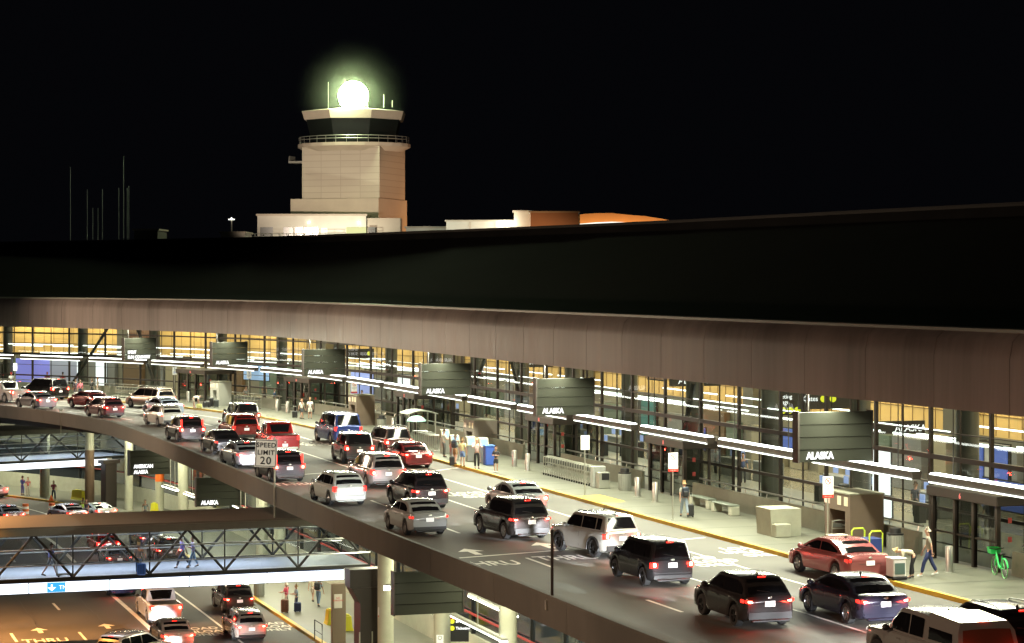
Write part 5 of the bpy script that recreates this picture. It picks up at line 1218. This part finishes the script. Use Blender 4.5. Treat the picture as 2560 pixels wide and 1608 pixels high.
def lbench(px, py, l):
    p = at(px,py,Z2+.15); a = K.ang(K.tn(p)); f = thing('metal_bench', l, 'bench', p, a, 'dark metal benches on the lower sidewalk')
    MB().box((0,0,.43),(1.5,.45,.04)).build('seat', M_dark, f); MB().box((0,-.25,.72),(1.5,.04,.45)).build('backrest', M_dark, f)
    for x in (-.65,.65): MB().tube([(x,.2,0),(x,.2,.62),(x,-.22,.62),(x,-.25,0)], .025, 6).build('leg', M_dark, f)
lbench(205,1227,'dark metal bench behind the long yellow barrier'); lbench(182,1224,'dark metal bench left of the other one behind the yellow barrier'); lbench(85,1217,'dark metal bench near the far left people')
p = at(796,1606,Z2+.15); f = thing('rail_frame', 'thin dark railing frame at the lower kerb left of the pylon', 'railing', p, K.ang(K.tn(p)))
MB().tube([(-.9,0,0),(-.9,0,1.1),(.9,0,1.1),(.9,0,0)], .03, 6).tube([(-.9,0,.55),(.9,0,.55)], .02, 6).build('rails', M_dark, f)
p = at(1147,1695,Z2+.15); f = thing('direction_sign', 'black hanging sign pointing to all gates and ticketing', 'sign', (p.x,p.y,0), R(0)); s_ = F/p.y
zt_ = H-(1533-YH)/s_; zb_ = H-(1604-YH)/s_; wd_ = 50/s_
MB().box((0,0,(zt_+zb_)/2),(wd_,.12,zt_-zb_)).build('board', M_black, f); MB().box((-wd_*.33,-.07,zt_-.17),(wd_*.32,.02,.3)).build('red_patch', M_red, f)
text('lettering','all Gates',.19,M_letter,f,(-wd_*.15,-.075,zt_-.46),(math.pi/2,0,0),.002,bold=.004); text('lettering','Ticketing',.19,M_letter,f,(-wd_*.15,-.075,zt_-.80),(math.pi/2,0,0),.002,bold=.004)
for zz in (zt_-.40,zt_-.74): MB().tube([(-wd_*.33,-.06,zz),(-wd_*.33,-.09,zz)], .12, 14).build('round_symbol', emis('yellow_symbol',(.9,.9,.05),1.1), f)
MB().tube([(0,0,zt_),(0,0,-.6)], .04, 6).build('hanger', M_dark, f)
for px, py, z, l in ((955,1530,-5.6,'white notice with red foot on the tall pale column'),(985,1520,-5.6,'white round-arrow notice on a bracket right of the tall column'),(1100,1600,-6.6,'small no parking plate on the column under the blank board')):
    s_ = (py-YH)/(H-z); X_, D_ = (px-CX)/s_, F/s_
    f = thing('wall_notice', l, 'sign', (X_,D_-.12,z), 0); MB().box((0,0,0),(.34,.02,.52)).build('plate', mat('sign_white_face',(.78,.78,.74),.4), f); MB().box((0,-.012,-.2),(.34,.01,.1)).build('red_band', M_red, f)
    MB().tube([(.09*math.cos(k*math.pi/8),-.016,.12+.09*math.sin(k*math.pi/8)) for k in range(17)], .012, 5).build('symbol', M_black, f)
s_ = (1420-YH)/(H+4.6); f = thing('flood_lamp', 'small glaring flood lamp at the left end of the blank lower board', 'lamp', ((974-CX)/s_, F/s_, -4.0), 0)
X_, D_ = f.location.x, f.location.y
p_, _a = onk(984,-10.9); f.location = (p_.x-.25, p_.y-.25, -3.1); MB().box((0,.1,0),(.3,.3,.25),0,.04).build('housing', M_galv, f); MB().box((-.05,-.07,-.02),(.26,.06,.2)).build('lens', emis('flood_lens',(1,1,.85),14), f)
lamp('flood_glow','POINT',(p_.x-.4,p_.y-.8,-3.1),(0,0,0),60,(1,1,.85),f if False else None,shadow_soft_size=.15)

# ------------------------------------------------------------------ luggage
def suitcase(px, py, z, d, m, lb, rz=0, handle=.4):
    p = at(px,py,z); o = thing('suitcase', lb, 'suitcase', p, R(rz)); w_, t_, h_ = d
    MB().box((0,0,h_/2+.05),(w_,t_,h_),0,min(.05,t_*.25)).build('body', m, o)
    rb = MB()
    for x in (-.3,-.1,.1,.3): rb.box((x*w_,-t_/2-.004,h_/2+.05),(.02,.012,h_*.8))
    rb.build('ribs', M_black, o)
    MB().tube([(-w_*.3,0,h_+.05),(-w_*.3,0,h_+.05+handle),(w_*.3,0,h_+.05+handle),(w_*.3,0,h_+.05)], .012, 5).build('handle', M_steel, o)
    for x in (-w_*.35,w_*.35): MB().tube([(x,-.03,.035),(x,.03,.035)], .035, 8).build('wheel', M_rubber, o)
BRN = mat('case_brown',(.16,.08,.05),.6); NVY = mat('case_navy',(.02,.04,.12),.5); BLUC = mat('case_blue',(.02,.10,.45),.4); BLKC = mat('case_black',(.02,.02,.02),.5)
suitcase(712,1532,Z2+.15,(.45,.3,.75),BRN,'brown suitcase beside the woman in pink')
suitcase(744,1531,Z2+.15,(.42,.28,.55),NVY,'navy suitcase with long handle beside the woman in blue',handle=.5)
suitcase(354,1440,-4.75,(.44,.28,.62),BLUC,'bright blue suitcase pulled inside the near footbridge')
suitcase(1726,1293,.15,(.32,.24,.55),BLKC,'black roller case behind the backpack traveller',handle=.5)
suitcase(516,1019,.15,(.6,.3,.45),BLKC,'low black bag beside the bending man in white',handle=.05); suitcase(529,1018,.15,(.35,.28,.75),BLKC,'upright black suitcase beside the low black bag',handle=.1); suitcase(541,1019,.15,(.4,.28,.6),mat('case_grey',(.05,.06,.06),.5),'grey black suitcase rightmost of the far luggage group',handle=.1)
suitcase(498,1021,.15,(.45,.25,.32),mat('case_yellow',(.6,.62,.2),.5),'pale yellow bag at the hands of the bending man',handle=.05)
suitcase(737,1045,.15,(.42,.28,.5),BLKC,'black case left of the two people in white',handle=.35); suitcase(192,997,.15,(.4,.3,.4),BLKC,'black case beside the person in pink at far left')
suitcase(190,991,.62,(.35,.25,.3),mat('bag_white',(.75,.75,.7),.6),'white bag by the person in pink at far left',handle=.05)
suitcase(1130,1165,.15,(.3,.25,.5),BLKC,'black holdall by the traveller with bare legs',handle=.05)

# ------------------------------------------------------------------ people
SKIN = mat('skin',(.48,.27,.19),.6); SKIN2 = mat('skin_dark',(.20,.10,.06),.6)
def skin_obj(name, verts, edges, rad, m, parent, roots=(0,), sub=1):
    me = bpy.data.meshes.new(name); me.from_pydata(verts, edges, []); me.materials.append(m); o = link(name, me, parent)
    md = o.modifiers.new('Skin','SKIN'); md.branch_smoothing = .6; md.use_smooth_shade = True
    for i, r in enumerate(rad): o.data.skin_vertices[0].data[i].radius = (r, r) if not isinstance(r, tuple) else r
    for i in roots: o.data.skin_vertices[0].data[i].use_root = True
    sb = o.modifiers.new('Subdivision','SUBSURF'); sb.levels = sub; sb.render_levels = sub
    return o
def person(px, py, z, h, face, top, legs, label, hair=(.08,.05,.03), pose='stand', shorts=False, shoes=(.03,.03,.03), skin=None, long_sleeve=False, arms='down', long_hair=False, grp='people on the upper sidewalk', backpack=None, loc=None, fingers=True):
    skin = skin or SKIN; p = loc if loc is not None else at(px,py,z)
    f = thing('person', label, 'person', p, R(face), grp); k = h/1.75
    st = {'stand':(.0,.0),'walk':(.26,-.24),'stride':(.34,-.36),'bend':(.03,-.05)}[pose]
    lean = {'bend':R(80),'stride':R(6),'walk':R(3)}.get(pose, 0)
    def U(v):                                    # upper body, leaning forward about the pelvis
        x, y, z_ = v; dx, dz = x, z_-.95; c, s_ = math.cos(lean), math.sin(lean)
        return (dx*c+dz*s_-(.12 if pose == 'bend' else 0), y, .95-dx*s_+dz*c)
    px_ = -.12 if pose == 'bend' else 0
    J = {'pel':(px_,0,.95),'sp':U((0,0,1.12)),'ch':U((0,0,1.31)),'nk':U((0,0,1.47)),'h0':U((.015,0,1.545)),'h1':U((.025,0,1.62)),'h2':U((.01,0,1.70))}
    for s_, n in ((1,'L'),(-1,'R')):
        stx = st[0] if s_ > 0 else st[1]
        J['hip'+n] = (px_,s_*.09,.90); J['kn'+n] = (px_*.5+stx*.55+.03,s_*.10,.50+(.0 if stx >= 0 else .01)); J['an'+n] = (stx-(.05 if stx < 0 else 0),s_*.10,.09+(.07 if stx < -.2 else 0)); J['toe'+n] = (stx+.14,s_*.115,.035+(.02 if stx < -.2 else 0))
        J['sh'+n] = U((0,s_*.18,1.41))
        if arms == 'down' and pose != 'bend': e_, w__, hd_ = (-.02-.25*stx,s_*.235,1.14),(.05-.6*stx,s_*.25,.90),(.07-.7*stx,s_*.25,.80)
        elif arms == 'front': e_, w__, hd_ = (.06,s_*.25,1.14),(.29,s_*.20,1.12),(.38,s_*.18,1.13)
        elif arms == 'face': e_, w__, hd_ = (.15,s_*.27,1.20),(.24,s_*.12,1.40),(.25,s_*.09,1.49)
        elif arms == 'hold': e_, w__, hd_ = (.04,s_*.25,1.13),(.22,s_*.10,1.15),(.27,s_*.02,1.17)
        else: e_, w__, hd_ = (.20,s_*.22,1.20),(.44,s_*.17,1.26),(.53,s_*.15,1.28)
        if pose == 'bend': e_, w__, hd_ = (.27,s_*.2,1.36),(.52,s_*.17,1.36),(.61,s_*.16,1.36)
        if pose == 'bend' or True: J['el'+n], J['wr'+n], J['hd'+n] = U(e_), U(w__), U(hd_)
    J = {a_: Vector(b_)*k for a_, b_ in J.items()}
    order = ['pel','sp','ch','nk','h0','h1','h2','hipL','knL','anL','toeL','hipR','knR','anR','toeR','shL','elL','wrL','hdL','shR','elR','wrR','hdR']
    rad = [.085,.075,.085,.055,.078,.098,.070,.070,.050,.036,.030,.070,.050,.036,.030,.050,.040,.027,.030,.055,.040,.027,.030]
    E = [(0,1),(1,2),(2,3),(3,4),(4,5),(5,6),(0,7),(7,8),(8,9),(9,10),(0,11),(11,12),(12,13),(13,14),(2,15),(15,16),(16,17),(17,18),(2,19),(19,20),(20,21),(21,22)]
    V = [tuple(J[n]) for n in order]; rr = [r*k for r in rad]; roots = [0]
    if fingers:
        for n, s_ in (('L',1),('R',-1)):
            w0, h0 = J['wr'+n], J['hd'+n]; d = (h0-w0).normalized(); side = Vector((0,s_,0)).cross(d); sd = d.cross(Vector((0,0,1)) if abs(d.z) < .7 else Vector((0,1,0))).normalized()
            cv = d.cross(sd).normalized()
            for i in range(4):
                b = h0+sd*(-.03+.02*i)*k+d*.01*k; ln = (.075,.085,.08,.062)[i]*k; c = len(V)
                V += [tuple(b), tuple(b+d*ln*.55+cv*.006*k), tuple(b+d*ln*.95+cv*.022*k)]; rr += [.0095*k,.0085*k,.007*k]; E += [(c,c+1),(c+1,c+2)]; roots.append(c)
            b = w0+(h0-w0)*.55+sd*-.028*k; c = len(V); V += [tuple(b), tuple(b+d*.03*k-sd*.03*k), tuple(b+d*.06*k-sd*.036*k)]; rr += [.011*k,.010*k,.008*k]; E += [(c,c+1),(c+1,c+2)]; roots.append(c)
    # nose and ears
    fw = Vector(U((1,0,.95)))-Vector(U((0,0,.95))); hc = J['h1']; c = len(V)
    V += [tuple(hc+fw*.088*k), tuple(hc+fw*.112*k)]; rr += [.014*k,.009*k]; E += [(c,c+1)]; roots.append(c)
    for s_ in (1,-1):
        c = len(V); V += [tuple(hc+Vector((0,s_*.088*k,0))), tuple(hc+Vector((-.01,s_*.102*k,.012)))]; rr += [.018*k,.010*k]; E += [(c,c+1)]; roots.append(c)
    skin_obj('body', V, E, rr, skin, f, roots)
    for s_ in (1,-1):
        q = hc+fw*.083*k+Vector((0,s_*.034*k,.0))+Vector(U((0,0,1.0)))*0; MB().ball(q+Vector((0,0,.012*k)) if pose != 'bend' else q, .012*k, 8, 5).build('eye', M_black, f)
    q = hc+fw*.090*k-(J['h2']-J['h1']).normalized()*.048*k; MB().ball(q, .022*k, 8, 4, (.35,1,.3)).build('mouth', mat('lips',(.32,.08,.07),.6), f)
    # shirt
    tm_ = mat('cloth_'+'_'.join('%.3f'%c for c in top), top, .85, noise=.12, nscale=9)
    ce = lambda a_, b_, u: J[a_].lerp(J[b_], u)
    sl = .95 if long_sleeve else .45
    low = J['pel']+Vector((0,0,-.03*k)) if pose != 'bend' else J['pel']
    V = [tuple(low), tuple(J['sp']), tuple(J['ch']), tuple(ce('ch','nk',.75))]; rr = [(.16*k,.145*k),(.15*k,.135*k),(.165*k,.145*k),(.085*k,.08*k)]; E = [(0,1),(1,2),(2,3)]
    for n in 'LR':
        c = len(V); V += [tuple(J['sh'+n]), tuple(ce('sh'+n,'el'+n,.9 if not long_sleeve else 1.))]; rr += [.078*k,.058*k]; E += [(2,c),(c,c+1)]
        if long_sleeve: V.append(tuple(ce('el'+n,'wr'+n,.9))); rr.append(.042*k); E.append((c+1,c+2))
    skin_obj('shirt', V, E, rr, tm_, f)
    # trousers or shorts
    lm_ = mat('cloth_'+'_'.join('%.3f'%c for c in legs), legs, .9, noise=.12, nscale=9)
    V = [tuple(J['pel']+Vector((0,0,.05*k)) if pose != 'bend' else J['pel']), tuple(J['pel']-Vector((0,0,.04*k)))]; rr = [.135*k,.14*k]; E = [(0,1)]
    for n in 'LR':
        c = len(V)
        if shorts: V += [tuple(J['hip'+n]-Vector((0,0,.04*k))), tuple(ce('hip'+n,'kn'+n,.85))]; rr += [.105*k,.092*k]; E += [(1,c),(c,c+1)]
        else: V += [tuple(J['hip'+n]-Vector((0,0,.04*k))), tuple(J['kn'+n]), tuple(ce('kn'+n,'an'+n,.9))]; rr += [.100*k,.075*k,.062*k]; E += [(1,c),(c,c+1),(c+1,c+2)]
    skin_obj('trousers' if not shorts else 'shorts', V, E, rr, lm_, f)
    sm_ = mat('shoe_%d' % int(sum(shoes)*1e3), shoes, .6)
    for n in 'LR':
        A_, T_2 = J['an'+n], J['toe'+n]; V = [tuple(A_+Vector((-.05,0,-.045))*k), tuple(A_+Vector((.02,0,-.035))*k), tuple(T_2+Vector((.02,0,.0))*k)]
        skin_obj('shoe', V, [(0,1),(1,2)], [.042*k,.046*k,.034*k], sm_, f)
    hm = mat('hair_%d' % int(sum(hair)*1e3), hair, .8); up_ = (J['h2']-J['h1']).normalized(); bk = -fw
    V = [tuple(hc+bk*.045*k+up_*.055*k), tuple(hc+bk*.0+up_*.085*k), tuple(hc+bk*.065*k-up_*.01*k)]; rr = [.085*k,.075*k,.062*k]; E = [(0,1),(0,2)]
    if long_hair: V += [tuple(hc+bk*.075*k-up_*.16*k)]; rr += [.05*k]; E += [(2,3)]
    skin_obj('hair', V, E, rr, hm, f)
    if backpack:
        b = thing('backpack', backpack[1], 'backpack', (p.x,p.y,p.z), R(face))
        MB().box((-.22*k,0,1.24*k),(.20*k,.32*k,.48*k),0,.06*k).build('body', mat('pack_%d'%int(sum(backpack[0])*1e3), backpack[0], .7), b)
        MB().box((-.33*k,0,1.15*k),(.06*k,.24*k,.24*k),0,.025*k).build('pocket', M_black, b)
        for s_ in (1,-1): MB().tube([(-.14*k,s_*.11*k,1.45*k),(.03*k,s_*.12*k,1.47*k),(.13*k,s_*.12*k,1.35*k),(.10*k,s_*.14*k,1.15*k),(-.12*k,s_*.15*k,1.05*k)], .02*k, 6).build('strap', M_black, b)
    return f
LS = 'people on the lower sidewalk'; BR = 'people inside the footbridge'; zs = Z2+.15
person(2322,1442,.15,1.80,172,(.34,.33,.27),(.02,.03,.10),'person in beige t-shirt and navy trousers standing beside the bending woman',hair=(.35,.30,.24),pose='walk',shoes=(.8,.8,.78))
person(2277,1446,.15,1.66,178,(.45,.42,.32),(.015,.015,.018),'person with blond hair bending over the pale crate in black trousers',hair=(.62,.45,.22),pose='bend',long_hair=False)
person(1711,1293,.15,1.64,100,(.28,.28,.24),(.28,.34,.42),'person in light jeans with a navy backpack walking along the sidewalk',hair=(.30,.18,.08),pose='walk',backpack=((.02,.03,.05),'navy backpack on the traveller in light jeans'))
person(1192,1172,.15,1.74,-80,(.72,.52,.50),(.015,.015,.015),'person in pale pink shirt and black trousers holding something to the face',hair=(.60,.45,.26),arms='face',long_sleeve=True)
person(1240,1181,.15,1.46,-115,(.04,.04,.045),(.03,.035,.045),'short person in black top and dark shorts with white shoes',shorts=True,arms='hold',shoes=(.8,.75,.72))
person(1138,1162,.15,1.74,75,(.55,.58,.48),(.28,.17,.09),'person in light top and brown shorts with a green shoulder bag',shorts=True,pose='walk',arms='hold',backpack=((.02,.05,.03),'dark green bag carried by the traveller in brown shorts'))
person(1156,1167,.15,1.66,60,(.62,.58,.30),(.14,.22,.42),'person in yellow top and blue shorts beside the green bag traveller',shorts=True,pose='stand',hair=(.20,.13,.06),long_hair=True)
person(1110,1143,.15,1.7,20,(.5,.5,.46),(.10,.10,.10),'person in grey at the ticket machine left of the group',arms='front')
person(754,1048,.15,1.56,50,(.66,.66,.60),(.05,.06,.07),'person in light top and dark shorts left of the pair in the distance',shorts=True,pose='walk',hair=(.3,.15,.08))
person(775,1048,.15,1.66,95,(.80,.80,.76),(.75,.75,.70),'person dressed all in white, right of the pair in the distance',shorts=True,hair=(.35,.22,.12))
person(486,1021,.15,1.66,20,(.78,.78,.74),(.45,.42,.34),'person in white t-shirt bending over bags at the far kerb',pose='bend',shorts=True,hair=(.05,.04,.03))
person(686,1021,.15,1.66,20,(.05,.09,.18),(.02,.02,.025),'person in dark blue jacket leaning by the far bollards',long_sleeve=True,arms='front')
person(615,1009,.15,1.5,-60,(.35,.36,.36),(.10,.10,.12),'small person in grey behind the distant short cart row')
person(200,996,.15,1.66,110,(.75,.22,.28),(.02,.03,.06),'person in pink jacket and dark trousers at the far left',long_sleeve=True)
person(189,994,.15,1.66,100,(.10,.10,.14),(.08,.08,.10),'person in dark grey beside the one in pink at far left',long_sleeve=True)
person(230,990,.15,1.6,60,(.05,.05,.05),(.06,.06,.06),'person in black left of the orange cones at far left',long_sleeve=True)
person(244,988,.15,1.66,200,(.70,.62,.50),(.40,.35,.32),'person with ginger hair in cream near the orange cones',hair=(.55,.22,.06))
person(28,975,.15,1.7,90,(.72,.72,.70),(.14,.22,.36),'person in white top and jeans at the far left edge',hair=(.5,.05,.04))
person(118,975,.15,1.72,100,(.65,.06,.06),(.1,.1,.12),'person in red top behind the large black SUV',hair=(.4,.1,.08))
person(157,975,.15,1.72,100,(.70,.04,.03),(.1,.1,.12),'person in bright red top behind the black SUV roof, right one')
person(716,1526,zs,1.68,160,(.85,.12,.20),(.55,.50,.46),'person in bright pink top with a brown suitcase on the lower sidewalk',hair=(.7,.62,.5),grp=LS,arms='front')
person(741,1529,zs,1.62,200,(.30,.38,.46),(.04,.05,.09),'person in pale blue top holding the navy suitcase handle',hair=(.32,.22,.10),grp=LS,arms='front')
person(782,1505,zs,1.66,70,(.62,.55,.40),(.60,.52,.42),'person in cream clothes walking away on the lower sidewalk',hair=(.5,.3,.15),grp=LS,pose='walk',shorts=True,long_hair=True)
person(796,1517,zs,1.80,75,(.42,.50,.60),(.16,.24,.36),'person in jeans with a black backpack walking away on the lower sidewalk',hair=(.1,.08,.06),grp=LS,pose='walk',backpack=((.02,.02,.02),'black backpack on the walker in jeans on the lower sidewalk'))
person(56,1238,zs,1.74,60,(.10,.14,.42),(.12,.16,.40),'person in blue at the far left of the lower sidewalk',grp=LS,arms='front',long_sleeve=True)
person(70,1239,zs,1.64,-60,(.62,.16,.14),(.60,.55,.50),'person in red and white top beside the one in blue',grp=LS,hair=(.6,.5,.35))
person(134,1251,zs,1.74,-70,(.22,.03,.05),(.05,.06,.09),'person in maroon vest with arms bent beside the lower column',grp=LS,pose='walk',hair=(.5,.42,.3))
person(363,1303,zs,1.72,-80,(.10,.13,.14),(.05,.05,.06),'person in dark grey shirt between the two lower columns',grp=LS,skin=SKIN2)
person(207,1298,zs,1.7,-70,(.45,.70,.10),(.06,.07,.12),'person in lime safety vest behind the speckled roofed car',grp=LS,skin=SKIN2)
person(216,1299,zs,1.7,-120,(.03,.03,.04),(.03,.03,.04),'person in black next to the lime safety vest',grp=LS)
person(125,1441,-4.75,1.78,16,(.22,.24,.58),(.30,.32,.36),'person in blue shirt and shorts pushing a cart across the footbridge',grp=BR,pose='stride',arms='push',shorts=True)
person(347,1438,-4.75,1.70,100,(.20,.20,.24),(.12,.20,.34),'person in grey top and jeans pulling the blue suitcase',grp=BR,pose='walk',hair=(.5,.4,.25))
person(457,1420,-4.75,1.76,196,(.30,.26,.72),(.03,.04,.08),'person in violet shirt, left one of the walking pair in the footbridge',grp=BR,pose='stride',hair=(.6,.6,.6))
person(483,1420,-4.75,1.72,196,(.50,.48,.80),(.18,.30,.50),'person in pale violet shirt, right one of the walking pair',grp=BR,pose='walk',arms='hold')
place_cart(at(160,1442,-4.75), R(16), 'luggage cart pushed by the person in blue in the footbridge', 'cart on the footbridge')

HG = 'people in the terminal hall'
for i, (px_, o_, c1_, c2_, lb_) in enumerate(((1478,10.5,(.06,.06,.08),(.03,.03,.03),'between the second board and the bright bar'),(1575,11.5,(.45,.10,.10),(.05,.05,.07),'in red behind the middle glass'),(1630,10,(.4,.4,.36),(.05,.06,.10),'in grey left of the middle vestibule'),(1790,12,(.5,.5,.48),(.04,.04,.05),'in white right of the middle vestibule'),
    (1858,11,(.08,.10,.2),(.05,.05,.05),'in navy behind the low wall benches'),(2150,12,(.05,.05,.05),(.04,.04,.04),'in black under the biggest board'),(2290,11.5,(.1,.1,.12),(.03,.03,.04),'in dark clothes above the grey bin'),(2470,11,(.06,.06,.07),(.3,.28,.25),'at the nearest vestibule door'),
    (1120,11,(.4,.12,.1),(.05,.05,.06),'in red behind the third board'),(905,11,(.5,.15,.1),(.05,.05,.06),'in orange before the lit shop front'),(660,10.5,(.35,.2,.12),(.04,.04,.05),'in brown in the distant hall'),(1245,11,(.06,.07,.07),(.05,.05,.05),'in dark clothes left of the second board'))):
    q_, a_ = onk(px_, o_); person(0,0,0,1.7,(i*67)%360,c1_,c2_,'person standing inside the glass hall '+lb_,grp=HG,loc=Vector((q_.x,q_.y,.02)),fingers=False)
for i, (px_, o_) in enumerate(((1440,12.5),(1540,12.5),(1650,12.5),(1840,12.5),(1920,13),(2100,13),(2330,13),(1080,12.5),(980,12.5))):
    q_, a_ = onk(px_, o_); f = thing('check_in_counter', 'pale check-in counter with small screen inside the hall', 'counter', (q_.x,q_.y,.02), a_, 'check-in counters inside the hall')
    MB().box((0,0,.55),(2.6,.7,1.1),0,.03).build('desk', mat('desk_grey',(.20,.20,.18),.5), f)
    for x_ in (-.7,.7): MB().box((x_,-.1,1.32),(.5,.06,.34)).build('screen', mat('kiosk_screen',(.1,.1,.15),.3,emit=(.4,.55,1),es=.7), f)

# ------------------------------------------------------------------ scattering ball added round the tower beacon to imitate its lens glow
hm_ = bpy.data.materials.new('halo_scatter'); hm_.use_nodes = True; nt = hm_.node_tree; nt.nodes.remove(nt.nodes['Principled BSDF'])
pv = nt.nodes.new('ShaderNodeVolumePrincipled'); pv.inputs['Color'].default_value = (.92,1,.80,1); pv.inputs['Anisotropy'].default_value = .2
tc = nt.nodes.new('ShaderNodeTexCoord'); ln_ = nt.nodes.new('ShaderNodeVectorMath'); ln_.operation = 'LENGTH'; nt.links.new(tc.outputs['Object'], ln_.inputs[0])
mr = nt.nodes.new('ShaderNodeMapRange'); mr.inputs[1].default_value = 0; mr.inputs[2].default_value = 9; mr.inputs[3].default_value = 1; mr.inputs[4].default_value = 0
pw = nt.nodes.new('ShaderNodeMath'); pw.operation = 'POWER'; pw.inputs[1].default_value = 2.6; ml_ = nt.nodes.new('ShaderNodeMath'); ml_.operation = 'MULTIPLY'; ml_.inputs[1].default_value = .017
nt.links.new(ln_.outputs['Value'], mr.inputs[0]); nt.links.new(mr.outputs[0], pw.inputs[0]); nt.links.new(pw.outputs[0], ml_.inputs[0]); nt.links.new(ml_.outputs[0], pv.inputs['Density']); nt.links.new(pv.outputs[0], nt.nodes['Material Output'].inputs['Volume'])
hz = MB().ball((0,0,0), 13, 24, 16).build('beacon_halo', hm_, kind='stuff'); hz.location = (cx_+.15, DT-4.5, tz(246))

# ------------------------------------------------------------------ convert lettering to meshes (real geometry, one mesh per word)
dg_ = bpy.context.evaluated_depsgraph_get(); dg_.update()
for o in [o for o in bpy.data.objects if o.type == 'FONT']:
    me = bpy.data.meshes.new_from_object(o.evaluated_get(dg_)); n = link(o.name.split('.')[0], me)
    n.parent = o.parent; n.location = o.location; n.rotation_euler = o.rotation_euler; n.scale = o.scale
    for key in o.keys():
        if key in ('kind',): n[key] = o[key]
    if not me.materials: me.materials.append(o.data.materials[0])
    bpy.data.objects.remove(o)
